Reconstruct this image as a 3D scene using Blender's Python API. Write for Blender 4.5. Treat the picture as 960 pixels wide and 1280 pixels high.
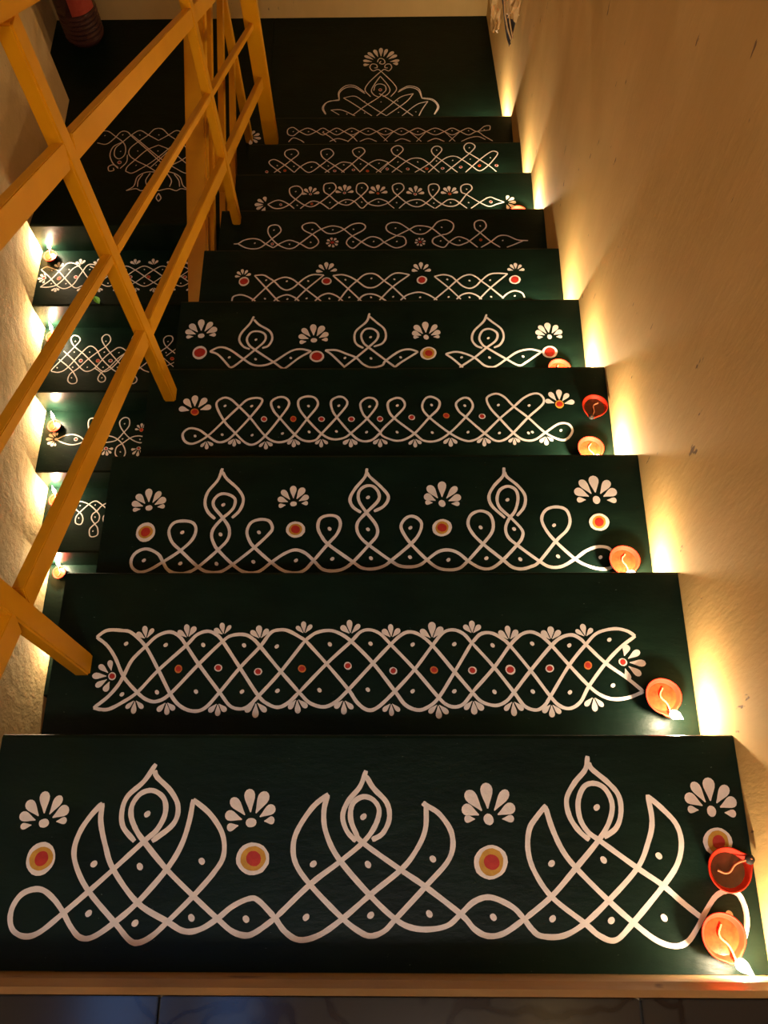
import bpy, bmesh, math, random
from mathutils import Vector, Matrix
random.seed(7)
for o in list(bpy.data.objects): bpy.data.objects.remove(o)
scene = bpy.context.scene
C = scene.collection
# ---------------------------------------------------------------- camera
FPX = 1114.53
cam_d = bpy.data.cameras.new('camera'); cam = bpy.data.objects.new('camera', cam_d); C.objects.link(cam)
cam_d.sensor_fit = 'VERTICAL'; cam_d.sensor_height = 36.0; cam_d.lens = FPX/1280*36.0
cam_d.clip_start = 0.02
RT = Vector((0.99989378, 0.00379644, -0.01407146)); UP = Vector((0.00229232, 0.91249688, 0.40907725)); FW = Vector((-0.0143932, 0.40906605, -0.91239125))
CAM = Vector((0.0428153, -0.2200781, 1.0826169))
m = Matrix((RT, UP, -FW)).transposed().to_4x4(); m.translation = CAM
cam.matrix_world = m
scene.camera = cam
# ---------------------------------------------------------------- world and exposure
world = bpy.data.worlds.new('night'); scene.world = world; world.use_nodes = True
world.node_tree.nodes['Background'].inputs[0].default_value = (0.010, 0.012, 0.020, 1)
world.node_tree.nodes['Background'].inputs[1].default_value = 1.0
vs = scene.view_settings
vs.view_transform = 'Standard'; vs.look = 'None'; vs.exposure = 0.0; vs.gamma = 1.0; vs.use_curve_mapping = False
FLAME_W = 2.7                       # watts of one oil flame
FLAME_COL = (1.0, 0.765, 0.50)
FILL_STRENGTH = 82.0                 # unseen globe added to brighten the drawings
PANE_GLOW = 3.6                      # blue glow of the assumed, unseen skylight panes
# ---------------------------------------------------------------- sizes of the place
NY = [0.0019, 0.2879, 0.5749, 0.8772, 1.1856, 1.4872, 1.773, 2.0665, 2.3652, 2.664]      # nosings of the upper flight
NZ = [-0.1546, -0.2883, -0.4215, -0.5817, -0.7459, -0.9087, -1.0604, -1.2064, -1.3581, -1.5076]
Y0 = -0.289
ZL = -1.6566                        # half landing
LY = [2.255, 1.980, 1.671, 1.388, 1.101, 0.835, 0.584, 0.30, 0.02, -0.26, -0.54]         # nosings of the lower flight
LR = 0.149
XR, XL = 0.5, -0.5
WLX = -1.412
YF = 3.44
CEIL = 2.45
YB = -2.2
ZB = ZL - LR*len(LY)

# ---------------------------------------------------------------- helpers
def link(o, parent=None):
    C.objects.link(o)
    if parent: o.parent = parent
    return o
def mesh_obj(name, verts, faces, mat, parent=None, smooth=False, mats=None, fm=None):
    me = bpy.data.meshes.new(name); me.from_pydata([tuple(v) for v in verts], [], faces); me.update()
    for mm in (mats or [mat]): me.materials.append(mm)
    if fm:
        for i, k in enumerate(fm): me.polygons[i].material_index = k
    if smooth:
        for q in me.polygons: q.use_smooth = True
    return link(bpy.data.objects.new(name, me), parent)
def bm_obj(name, bm, mat, parent=None, smooth=False):
    bmesh.ops.recalc_face_normals(bm, faces=bm.faces)
    me = bpy.data.meshes.new(name); bm.to_mesh(me); bm.free(); me.materials.append(mat)
    if smooth:
        for q in me.polygons: q.use_smooth = True
    return link(bpy.data.objects.new(name, me), parent)
def empty(name, loc=(0, 0, 0)):
    o = bpy.data.objects.new(name, None); o.location = loc; o.empty_display_size = 0.05; return link(o)
def tag(o, label=None, cat=None, group=None, kind=None):
    if label: o['label'] = label
    if cat: o['category'] = cat
    if group: o['group'] = group
    if kind: o['kind'] = kind
    return o
def bm_box(bm, a, b):
    r = bmesh.ops.create_cube(bm, size=1.0)
    for v in r['verts']:
        v.co = Vector([(a[i]+b[i])/2+v.co[i]*(b[i]-a[i]) for i in range(3)])
    return r['verts']
def box(name, a, b, mat, parent=None, bevel=0.0):
    bm = bmesh.new(); bm_box(bm, a, b)
    if bevel: bmesh.ops.bevel(bm, geom=list(bm.edges), offset=bevel, segments=2, affect='EDGES')
    return bm_obj(name, bm, mat, parent)
def prism_x(name, prof, x0, x1, mat, parent=None):
    """prof: (y, z) polygon, extruded along x"""
    n = len(prof)
    v = [(x0, y, z) for y, z in prof]+[(x1, y, z) for y, z in prof]
    f = [tuple(range(n)), tuple(range(2*n-1, n-1, -1))]+[(i, n+i, n+(i+1) % n, (i+1) % n) for i in range(n)]
    bm = bmesh.new(); vv = [bm.verts.new(q) for q in v]
    for q in f: bm.faces.new([vv[i] for i in q])
    return bm_obj(name, bm, mat, parent)
def bar(name, a, b, w, h, mat, parent=None, side=Vector((1, 0, 0)), bevel=0.003):
    """square bar from a to b; w across 'side', h the other way"""
    a, b = Vector(a), Vector(b); d = (b-a); L = d.length; d.normalize()
    s = (side-d*side.dot(d)).normalized(); u = d.cross(s)
    bm = bmesh.new(); bm_box(bm, (-w/2, -h/2, 0), (w/2, h/2, L))
    if bevel: bmesh.ops.bevel(bm, geom=list(bm.edges), offset=bevel, segments=2, affect='EDGES')
    for v in bm.verts: v.co = a+s*v.co.x+u*v.co.y+d*v.co.z
    return bm_obj(name, bm, mat, parent)

# ---------------------------------------------------------------- materials
def new_mat(name):
    mt = bpy.data.materials.new(name); mt.use_nodes = True
    nt = mt.node_tree; return mt, nt, nt.nodes['Principled BSDF']
def nd(nt, t, **kw):
    n = nt.nodes.new(t)
    for k, v in kw.items(): setattr(n, k, v)
    return n
def painted(name, c1, c2, rough=0.5, nscale=14, bump=0.25, bscale=60, stretch=(1, 1, 1), spec=0.5, speck=None, dist=0.004, detail=6, mott=None):
    mt, nt, b = new_mat(name); L = nt.links.new
    tc = nd(nt, 'ShaderNodeTexCoord'); mp = nd(nt, 'ShaderNodeMapping'); mp.inputs['Scale'].default_value = stretch
    L(tc.outputs['Object'], mp.inputs['Vector'])
    n1 = nd(nt, 'ShaderNodeTexNoise'); n1.inputs['Scale'].default_value = nscale; n1.inputs['Detail'].default_value = detail; n1.inputs['Roughness'].default_value = 0.6
    L(mp.outputs[0], n1.inputs['Vector'])
    cr = nd(nt, 'ShaderNodeValToRGB'); cr.color_ramp.elements[0].position = 0.32; cr.color_ramp.elements[1].position = 0.68
    cr.color_ramp.elements[0].color = (*c1, 1); cr.color_ramp.elements[1].color = (*c2, 1)
    L(n1.outputs[0], cr.inputs[0]); col = cr.outputs[0]
    if speck:
        sc, th, sc_col = speck
        n3 = nd(nt, 'ShaderNodeTexNoise'); n3.inputs['Scale'].default_value = sc; n3.inputs['Detail'].default_value = 3
        L(mp.outputs[0], n3.inputs['Vector'])
        r3 = nd(nt, 'ShaderNodeValToRGB'); r3.color_ramp.elements[0].position = th; r3.color_ramp.elements[1].position = th+0.03
        L(n3.outputs[0], r3.inputs[0])
        mx = nd(nt, 'ShaderNodeMix', data_type='RGBA'); L(r3.outputs[0], mx.inputs[0]); L(col, mx.inputs[6]); mx.inputs[7].default_value = (*sc_col, 1)
        col = mx.outputs[2]
    L(col, b.inputs['Base Color'])
    b.inputs['Roughness'].default_value = rough; b.inputs['Specular IOR Level'].default_value = spec
    if bump:
        n2 = nd(nt, 'ShaderNodeTexNoise'); n2.inputs['Scale'].default_value = bscale; n2.inputs['Detail'].default_value = 8; n2.inputs['Roughness'].default_value = 0.65
        L(mp.outputs[0], n2.inputs['Vector'])
        bp = nd(nt, 'ShaderNodeBump'); bp.inputs['Strength'].default_value = bump; bp.inputs['Distance'].default_value = dist
        L(n2.outputs[0], bp.inputs['Height']); L(bp.outputs[0], b.inputs['Normal'])
    return mt
M = {}
M['green'] = painted('green_floor_paint', (0.0021, 0.0088, 0.0057), (0.0046, 0.0158, 0.0098), 0.38, 9, 0.22, 38, (1, 2.2, 1), 0.13, (150, 0.745, (0.10, 0.13, 0.10)))
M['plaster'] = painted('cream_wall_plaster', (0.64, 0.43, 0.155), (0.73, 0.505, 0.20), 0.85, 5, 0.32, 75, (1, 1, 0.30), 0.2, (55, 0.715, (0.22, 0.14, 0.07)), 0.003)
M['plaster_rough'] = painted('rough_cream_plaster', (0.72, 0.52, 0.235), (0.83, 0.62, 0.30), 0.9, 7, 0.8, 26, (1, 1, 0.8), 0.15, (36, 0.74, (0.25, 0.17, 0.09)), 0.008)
M['ochre'] = painted('ochre_enamel', (0.62, 0.27, 0.003), (0.68, 0.31, 0.005), 0.38, 10, 0.08, 30, (1, 1, 1), 0.4)
M['ochre_dusty'] = painted('dusty_ochre_enamel', (0.16, 0.085, 0.022), (0.20, 0.10, 0.025), 0.6, 16, 0.1, 40)
M['white'] = painted('white_rice_paint', (0.80, 0.71, 0.66), (0.90, 0.82, 0.77), 0.6, 60, 0.4, 160, dist=0.001)
M['red'] = painted('red_powder_paint', (0.40, 0.012, 0.008), (0.55, 0.03, 0.014), 0.6, 70, 0.3, 160, dist=0.001)
M['yellow'] = painted('turmeric_paint', (0.50, 0.24, 0.02), (0.66, 0.36, 0.04), 0.6, 70, 0.3, 160, dist=0.001)
M['orange'] = painted('orange_paint', (0.55, 0.16, 0.03), (0.65, 0.24, 0.05), 0.6, 70, 0.3, 160, dist=0.001)
M['clay'] = painted('terracotta_clay', (0.40, 0.016, 0.005), (0.52, 0.028, 0.008), 0.6, 50, 0.3, 120, dist=0.001, spec=0.15)
M['clay_dark'] = painted('oil_soaked_clay', (0.15, 0.016, 0.010), (0.25, 0.030, 0.016), 0.3, 60, 0.3, 120, dist=0.001)
M['soot'] = painted('soot_black', (0.008, 0.006, 0.005), (0.02, 0.014, 0.01), 0.7, 60, 0.3, 120, dist=0.001)
M['oil_dark'] = painted('dark_lamp_oil', (0.05, 0.010, 0.005), (0.09, 0.018, 0.008), 0.18, 60, 0.2, 60, spec=0.5)
M['cotton'] = painted('cotton_wick', (0.42, 0.12, 0.04), (0.55, 0.20, 0.08), 0.8, 80, 0.3, 200, dist=0.001)
M['ledge'] = painted('yellow_marble_edge', (0.34, 0.22, 0.10), (0.46, 0.31, 0.15), 0.4, 9, 0.1, 60, (1, 1, 1), 0.5, (11, 0.68, (0.14, 0.07, 0.025)))
M['concrete'] = painted('grey_concrete', (0.16, 0.15, 0.13), (0.24, 0.22, 0.19), 0.9, 10, 0.4, 50)
M['ceiling'] = painted('dark_timber_ceiling', (0.075, 0.050, 0.030), (0.11, 0.075, 0.045), 0.8, 4, 0.1, 30)
M['leaf'] = painted('green_leaf', (0.14, 0.52, 0.05), (0.20, 0.65, 0.08), 0.5, 40, 0.1, 80)
M['paper'] = painted('brown_wrapping_paper', (0.46, 0.27, 0.09), (0.62, 0.40, 0.16), 0.55, 22, 0.3, 60)
M['dark_cloth'] = painted('dark_cloth', (0.016, 0.014, 0.018), (0.03, 0.026, 0.03), 0.8, 22, 0.3, 60)
M['jute'] = painted('jute_rope', (0.34, 0.20, 0.08), (0.48, 0.30, 0.13), 0.9, 80, 0.5, 200)
def marble():
    mt, nt, b = new_mat('brown_veined_marble'); L = nt.links.new
    tc = nd(nt, 'ShaderNodeTexCoord')
    n1 = nd(nt, 'ShaderNodeTexNoise'); n1.inputs['Scale'].default_value = 5; n1.inputs['Detail'].default_value = 5; L(tc.outputs['Object'], n1.inputs['Vector'])
    base = nd(nt, 'ShaderNodeValToRGB'); base.color_ramp.elements[0].color = (0.017, 0.015, 0.013, 1); base.color_ramp.elements[1].color = (0.032, 0.028, 0.024, 1)
    L(n1.outputs[0], base.inputs[0])
    n2 = nd(nt, 'ShaderNodeTexNoise'); n2.inputs['Scale'].default_value = 3.2; n2.inputs['Detail'].default_value = 4; L(tc.outputs['Object'], n2.inputs['Vector'])
    mxv = nd(nt, 'ShaderNodeMix', data_type='RGBA'); mxv.inputs[0].default_value = 0.28; L(tc.outputs['Object'], mxv.inputs[6]); L(n2.outputs[1], mxv.inputs[7])
    vo = nd(nt, 'ShaderNodeTexVoronoi', feature='DISTANCE_TO_EDGE'); vo.inputs['Scale'].default_value = 8.0; L(mxv.outputs[2], vo.inputs['Vector'])
    r = nd(nt, 'ShaderNodeValToRGB'); r.color_ramp.elements[0].position = 0.012; r.color_ramp.elements[1].position = 0.035; L(vo.outputs[0], r.inputs[0])
    n3 = nd(nt, 'ShaderNodeTexNoise'); n3.inputs['Scale'].default_value = 2.7; L(tc.outputs['Object'], n3.inputs['Vector'])
    r3 = nd(nt, 'ShaderNodeValToRGB'); r3.color_ramp.elements[0].position = 0.50; r3.color_ramp.elements[1].position = 0.58; L(n3.outputs[0], r3.inputs[0])
    mxm = nd(nt, 'ShaderNodeMath', operation='MAXIMUM'); L(r.outputs[0], mxm.inputs[0]); L(r3.outputs[0], mxm.inputs[1])
    mx = nd(nt, 'ShaderNodeMix', data_type='RGBA'); L(mxm.outputs[0], mx.inputs[0]); mx.inputs[6].default_value = (0.012, 0.007, 0.006, 1); L(base.outputs[0], mx.inputs[7])
    L(mx.outputs[2], b.inputs['Base Color']); b.inputs['Roughness'].default_value = 0.14; b.inputs['Specular IOR Level'].default_value = 0.4
    return mt
M['marble'] = marble()
def emissive(name, col, s, transparent=False):
    mt = bpy.data.materials.new(name); mt.use_nodes = True; nt = mt.node_tree; nt.nodes.clear()
    out = nd(nt, 'ShaderNodeOutputMaterial'); e = nd(nt, 'ShaderNodeEmission'); e.inputs[0].default_value = (*col, 1); e.inputs[1].default_value = s
    if transparent:
        t = nd(nt, 'ShaderNodeBsdfTransparent'); a = nd(nt, 'ShaderNodeAddShader'); nt.links.new(e.outputs[0], a.inputs[0]); nt.links.new(t.outputs[0], a.inputs[1]); nt.links.new(a.outputs[0], out.inputs[0])
    else: nt.links.new(e.outputs[0], out.inputs[0])
    return mt
M['flame'] = emissive('oil_flame', (1.0, 0.86, 0.62), 9.0, True)
M['globe'] = emissive('fill_globe_glow', (1.0, 0.91, 0.84), FILL_STRENGTH)
M['pane_glow'] = emissive('assumed_skylight_glow', (0.16, 0.36, 0.85), PANE_GLOW)
def glassy(name, col, rough=0.06, trans=0.9):
    mt, nt, b = new_mat(name); b.inputs['Base Color'].default_value = (*col, 1); b.inputs['Roughness'].default_value = rough
    b.inputs['Transmission Weight'].default_value = trans; b.inputs['IOR'].default_value = 1.35; return mt
M['pet'] = glassy('tinted_bottle_plastic', (0.16, 0.065, 0.05), 0.08, 0.55)
M['oil'] = painted('lamp_oil', (0.42, 0.018, 0.005), (0.55, 0.036, 0.009), 0.25, 90, 0.15, 60, spec=0.15)
M['label_red'] = painted('red_label_print', (0.42, 0.05, 0.03), (0.52, 0.09, 0.05), 0.4, 40, 0.0)
M['cap'] = painted('bottle_cap', (0.30, 0.04, 0.03), (0.34, 0.06, 0.04), 0.4, 40, 0.0)

# ================================================================ THE SETTING
def plan_wall(name, pts, z0, z1, mat, thick, zs=None):
    """wall whose face follows plan points (x, y); thick: signed x offset of the back face"""
    n = len(pts); v = []
    for z in (z0, z1):
        v += [(x, y, z) for x, y in pts]+[(pts[0][0]+thick if thick < 0 else max(q[0] for q in pts)+thick, y, z) for _, y in reversed(pts)]
    N = 2*n
    if thick < 0:
        bx = min(q[0] for q in pts)+thick
        v = [((bx if (i % N) >= n else x), y, z) for i, (x, y, z) in enumerate(v)]
    f = [tuple(range(N)), tuple(range(2*N-1, N-1, -1))]+[(i, (i+1) % N, N+(i+1) % N, N+i) for i in range(N)]
    bm = bmesh.new(); vv = [bm.verts.new(q) for q in v]
    for q in f: bm.faces.new([vv[i] for i in q])
    return tag(bm_obj(name, bm, mat), kind='structure')
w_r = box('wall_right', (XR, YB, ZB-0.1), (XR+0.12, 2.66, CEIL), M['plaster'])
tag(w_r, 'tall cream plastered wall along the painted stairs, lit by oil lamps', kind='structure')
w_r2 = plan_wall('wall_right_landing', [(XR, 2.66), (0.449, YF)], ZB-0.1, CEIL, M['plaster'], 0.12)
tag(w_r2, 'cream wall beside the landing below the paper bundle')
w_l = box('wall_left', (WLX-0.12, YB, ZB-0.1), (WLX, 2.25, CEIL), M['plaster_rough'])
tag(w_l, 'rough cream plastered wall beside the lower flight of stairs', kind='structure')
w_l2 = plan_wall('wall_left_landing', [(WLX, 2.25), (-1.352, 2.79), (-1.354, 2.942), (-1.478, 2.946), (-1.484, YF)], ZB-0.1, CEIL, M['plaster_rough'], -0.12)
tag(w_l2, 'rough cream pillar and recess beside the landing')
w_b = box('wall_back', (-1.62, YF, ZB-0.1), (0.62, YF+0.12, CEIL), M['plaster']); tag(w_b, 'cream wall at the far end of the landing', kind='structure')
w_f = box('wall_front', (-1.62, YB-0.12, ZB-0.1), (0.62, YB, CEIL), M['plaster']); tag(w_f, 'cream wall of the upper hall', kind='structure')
# ceiling with an assumed skylight of two panes over the stair head
ce = empty('ceiling', (0, 0, CEIL)); tag(ce, 'dark timber ceiling above the stairwell', kind='structure')
P1, P2, PY0, PY1 = (-1.06, -0.82), (-0.62, -0.46), -0.95, -0.12
def ceil_piece(x0, x1, y0, y1):
    o = box('ceiling_panel', (x0, y0, 0), (x1, y1, 0.1), M['ceiling'], ce)
ceil_piece(-1.62, 0.62, YB-0.12, PY0); ceil_piece(-1.62, 0.62, PY1, YF+0.12)
ceil_piece(-1.62, P1[0], PY0, PY1); ceil_piece(P1[1], P2[0], PY0, PY1); ceil_piece(P2[1], 0.62, PY0, PY1)
wi = empty('assumed_skylight_1', (0, 0, CEIL)); tag(wi, 'assumed skylight of two glowing blue panes, out of view above the stair head', kind='structure')
for a, b in (P1, P2): box('pane', (a, PY0, 0.04), (b, PY1, 0.05), M['pane_glow'], wi)  # glowing panels added for the blue reflection on the marble
# upper hall floor: marble tiles and the yellow edge
fl = empty('floor', (0, -1.2, 0)); tag(fl, 'dark veined marble tiled floor of the upper hall', kind='structure')
prism_x('floor_slab', [(YB+1.2, -0.16), (Y0-0.018+1.2, -0.16), (Y0-0.018+1.2, -0.014), (YB+1.2, -0.014)], WLX, XR-0.008, M['concrete'], fl)
tx = [-1.41, -0.814, -0.213, 0.301, 0.491]; ty = [-0.3025, -0.915, -1.515, -2.115]
for i in range(4):
    for j in range(3):
        box('tile', (tx[i]+0.0015, ty[j+1]+0.0015+1.2, -0.014), (tx[i+1]-0.0015, ty[j]-0.0015+1.2, 0.0), M['marble'], fl, 0.001)
led = prism_x('trim_1', [(Y0-0.0005, -0.158), (Y0-0.0005, -0.035), (Y0-0.004, -0.022), (Y0-0.007, -0.008), (Y0-0.0135, 0.001), (Y0-0.0135, -0.013), (Y0-0.0175, -0.014), (Y0-0.0175, -0.158)], XL-0.06, 0.4935, M['ledge'])
tag(led, 'worn yellow marble edge strip of the floor above the top step', kind='structure')

# ================================================================ STAIRS
def step_profile(ya, yb, zt, za, zb, r=0.006):
    """ya far side of the riser above, yb nosing; rounded nosing; za, zb underside heights"""
    s = 1 if yb > ya else -1
    return [(ya, zt), (yb-s*r, zt), (yb-s*r*0.3, zt-r*0.3), (yb, zt-r), (yb, zb), (ya, za)]
up = empty('stair_flight', (0, 0, 0))
tag(up, 'wide dark green flight of ten steps with white kolam drawings, descending to the landing', 'staircase', 'flights of stairs')
STEP = {}
ys = [Y0]+NY
for k in range(10):
    za = NZ[k]-0.30; zb = (NZ[k+1] if k < 9 else ZL)-0.30
    STEP['T%d' % (k+1)] = prism_x('step', step_profile(ys[k], ys[k+1], NZ[k], za, zb), XL, XR-0.0005, M['green'], up)
la = empty('floor_landing', (0, 0, 0)); tag(la, 'dark green half landing with white kolam drawings between the two flights', kind='structure')
STEP['LAND'] = prism_x('landing_slab', [(NY[9]+0.0005, ZL), (YF, ZL), (YF, ZL-0.2), (NY[9]+0.0005, ZL-0.2)], XL+0.001, 0.497, M['green'], la)
STEP['LANDB'] = prism_x('landing_slab', [(LY[0]+0.006, ZL), (YF, ZL), (YF, ZL-0.2), (LY[0], ZL-0.2), (LY[0], ZL-0.006), (LY[0]+0.002, ZL-0.002)], -1.484, XL, M['green'], la)
lo = empty('stair_flight', (0, 0, 0))
tag(lo, 'narrower dark green lower flight beside the rough wall, seen through the ochre railing', 'staircase', 'flights of stairs')
XLR = -0.53
for i in range(1, len(LY)):
    zt = ZL-LR*i
    STEP['L%d' % i] = prism_x('step', step_profile(LY[i-1], LY[i], zt, zt-0.25, zt-LR-0.25), WLX+0.0005, XLR, M['green'], lo)
bf = box('floor_lower', (WLX, YB, ZB-0.02), (XR, YF, ZB), M['concrete']); tag(bf, 'dark floor below the stairs', kind='structure')

# ---------------------------------------------------------------- kolam paint
def catmull(P, n=6):
    if len(P) < 3: return [Vector(q) for q in P]
    closed = (Vector(P[0])-Vector(P[-1])).length < 1e-4
    Q = [Vector(q) for q in P]; out = []
    for i in range(len(Q)-1):
        p1, p2 = Q[i], Q[i+1]
        p0 = Q[i-1] if i > 0 else (Q[-2] if closed else p1*2-p2)
        p3 = Q[i+2] if i+2 < len(Q) else (Q[1] if closed else p2*2-p1)
        for j in range(n):
            t = j/n; t2 = t*t; t3 = t2*t
            out.append(0.5*((2*p1)+(p2-p0)*t+(2*p0-5*p1+4*p2-p3)*t2+(3*p1-p0-3*p2+p3)*t3))
    out.append(Q[-1]); return out
def ribbon(V, F, P, w, z, seed):
    rnd = random.Random(seed); pts = catmull(P); n = len(pts); b0 = len(V); wob = 1.0
    for i, q in enumerate(pts):
        d = pts[min(i+1, n-1)]-pts[max(i-1, 0)]
        d = d.normalized() if d.length > 1e-9 else Vector((1, 0))
        nn = Vector((-d.y, d.x)); wob += (rnd.uniform(0.82, 1.18)-wob)*0.35
        e = 0.75 if i in (0, n-1) else 1.0
        a = q+nn*w*0.5*wob*e; b = q-nn*w*0.5*wob*e
        zz = z+i*2e-6; V += [(a.x, a.y, zz), (b.x, b.y, zz)]
        if i: F.append((b0+2*i-2, b0+2*i-1, b0+2*i+1, b0+2*i))
def disc(V, F, x, y, r, z, seed, n=14, jag=0.10):
    rnd = random.Random(seed); b0 = len(V); V.append((x, y, z)); ph = rnd.uniform(0, 6)
    for i in range(n):
        t = 2*math.pi*i/n; rr = r*(1+jag*math.sin(2*t+ph)+rnd.uniform(-jag, jag)*0.4)
        V.append((x+rr*math.cos(t), y+rr*math.sin(t), z))
    for i in range(n): F.append((b0, b0+1+i, b0+1+(i+1) % n))
def petal(V, F, x0, y0, ang, r0, r1, w, z):
    """teardrop from radius r0 (point) to r1 (round), direction ang"""
    L = r1-r0; prof = [(0, 0.10), (0.2, 0.36), (0.4, 0.68), (0.58, 0.93), (0.74, 1.0), (0.87, 0.84), (0.96, 0.50), (1.0, 0.0)]
    pts = [(t, h) for t, h in prof]+[(t, -h) for t, h in reversed(prof[:-1])]
    c, s = math.cos(ang), math.sin(ang); b0 = len(V)
    for t, h in pts:
        a = r0+L*t; b = h*w/2; V.append((x0+a*c-b*s, y0+a*s+b*c, z))
    n = len(pts)
    F.append(tuple(b0+i for i in reversed(range(n))))
FAN = {3: ([0, 44, -44], [1, .90, .90], .12), 5: ([0, 36, -36, 74, -74], [1, .95, .95, .86, .86], .30),
       7: ([0, 36, -36, 63, -63, 91, -91], [1, .97, .97, .86, .86, .72, .72], .30),
       11: ([0, 19, -19, 38, -38, 57, -57, 77, -77, 98, -98], [1]+[.97]*2+[.93]*2+[.88]*2+[.84]*2+[.8]*2, .42)}
def fan(name, part, bx, by, tx_, ty_, n, z, seed):
    V, F = [], []; d = Vector((tx_-bx, ty_-by)); L = d.length; a0 = math.atan2(d.y, d.x); rnd = random.Random(seed)
    angs, lens, r0 = FAN[n]
    for a, l in zip(angs, lens):
        wid = {3: .40, 5: .34, 7: .35, 11: .20}[n]*(1.0 if a == 0 else 0.92 if abs(a) < 80 or n == 11 else 0.62)*rnd.uniform(.9, 1.1)
        petal(V, F, bx, by, a0+math.radians(a+rnd.uniform(-3, 3)), L*r0*(1 if abs(a) < 80 else 1.3), L*l*rnd.uniform(.95, 1.04), L*wid, z)
    if n == 7: disc(V, F, bx, by, L*.15, z, seed)
    return mesh_obj(name, V, F, M['white'], part)
DOTS = {}
def kolam(step, data, w):
    part = STEP[step]; zt = ZL if step.startswith('LAND') else (NZ[int(step[1:])-1] if step[0] == 'T' else ZL-LR*int(step[1:]))
    z = zt+0.0003
    V, F = [], []
    for i, P in enumerate(data['lines']): ribbon(V, F, P, w, z+i*0.000006, len(step)*131+ord(step[-1])*17+i)
    if V: mesh_obj('kolam_line', V, F, M['white'], part)
    for i, (x, y) in enumerate(data['dots']):
        key = (round(w, 5), i % 4)
        if key not in DOTS:
            V, F = [], []; disc(V, F, 0, 0, w*0.64, 0, i+31, 12, .12); me = bpy.data.meshes.new('kolam_dot'); me.from_pydata(V, [], F); me.materials.append(M['white']); DOTS[key] = me
        o = link(bpy.data.objects.new('kolam_dot', DOTS[key]), part); o.location = (x, y, z+0.0006)
    for i, (x, y, r) in enumerate(data['reds']):
        V, F = [], []; disc(V, F, 0, 0, r, 0, i+5, 14, .06); n1 = len(F); disc(V, F, 0, 0, r*0.70, 0.0003, i+9, 14, .06)
        o = mesh_obj('kolam_red_dot', V, F, None, part, mats=[M['orange' if i % 3 == 1 else 'white'], M['red']], fm=[0]*n1+[1]*(len(F)-n1)); o.location = (x, y, z+0.0005)
    for i, (x, y, r, kind) in enumerate(data['meds']):
        V, F = [], []; fm = []
        rings = {'y': [(1, 0), (.76, 1), (.46, 2)], 'o': [(1, 0), (.70, 1), (.48, 2)], 'w': [(1, 0), (.72, 2)], 'r': [(1, 1), (.68, 2)]}[kind]
        for j, (q, mi) in enumerate(rings):
            k0 = len(F); disc(V, F, (0.03*r*j if kind == 'y' else 0), 0, r*q, j*0.0002, i*7+j, 22, .05); fm += [mi]*(len(F)-k0)
        o = mesh_obj('kolam_medallion', V, F, None, part, mats=[M['white'], M['yellow'], M['red']], fm=fm); o.location = (x, y, z+0.0012)
    for i, f in enumerate(data['fans']): fan('kolam_bud' if f[4] == 3 else 'kolam_flower', part, *f, z+0.0003, i+3)
    for i, (x, y, r) in enumerate(data['dais']):
        V, F = [], []
        for a in range(8): petal(V, F, x, y, a*math.pi/4+.2, r*.4, r, r*.42, z)
        mesh_obj('kolam_daisy', V, F, M['white'], part)
        V, F = [], []; disc(V, F, x, y, r*.28, z+.0002, 3); mesh_obj('kolam_daisy_centre', V, F, M['red'], part)
def rows(s): return [[float(v) for v in q.split(',')] for q in s.split()]
def unpack(line, dot, red, fan_, med, dai):
    g = []
    for q in med.split():
        a = q.split(','); g.append((float(a[0]), float(a[1]), float(a[2]), a[3]))
    return dict(lines=[rows(q) for q in line.split(';') if q.strip()], dots=rows(dot), reds=rows(red), fans=[q[:4]+[int(q[4])] for q in rows(fan_)], meds=g, dais=rows(dai))
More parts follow.
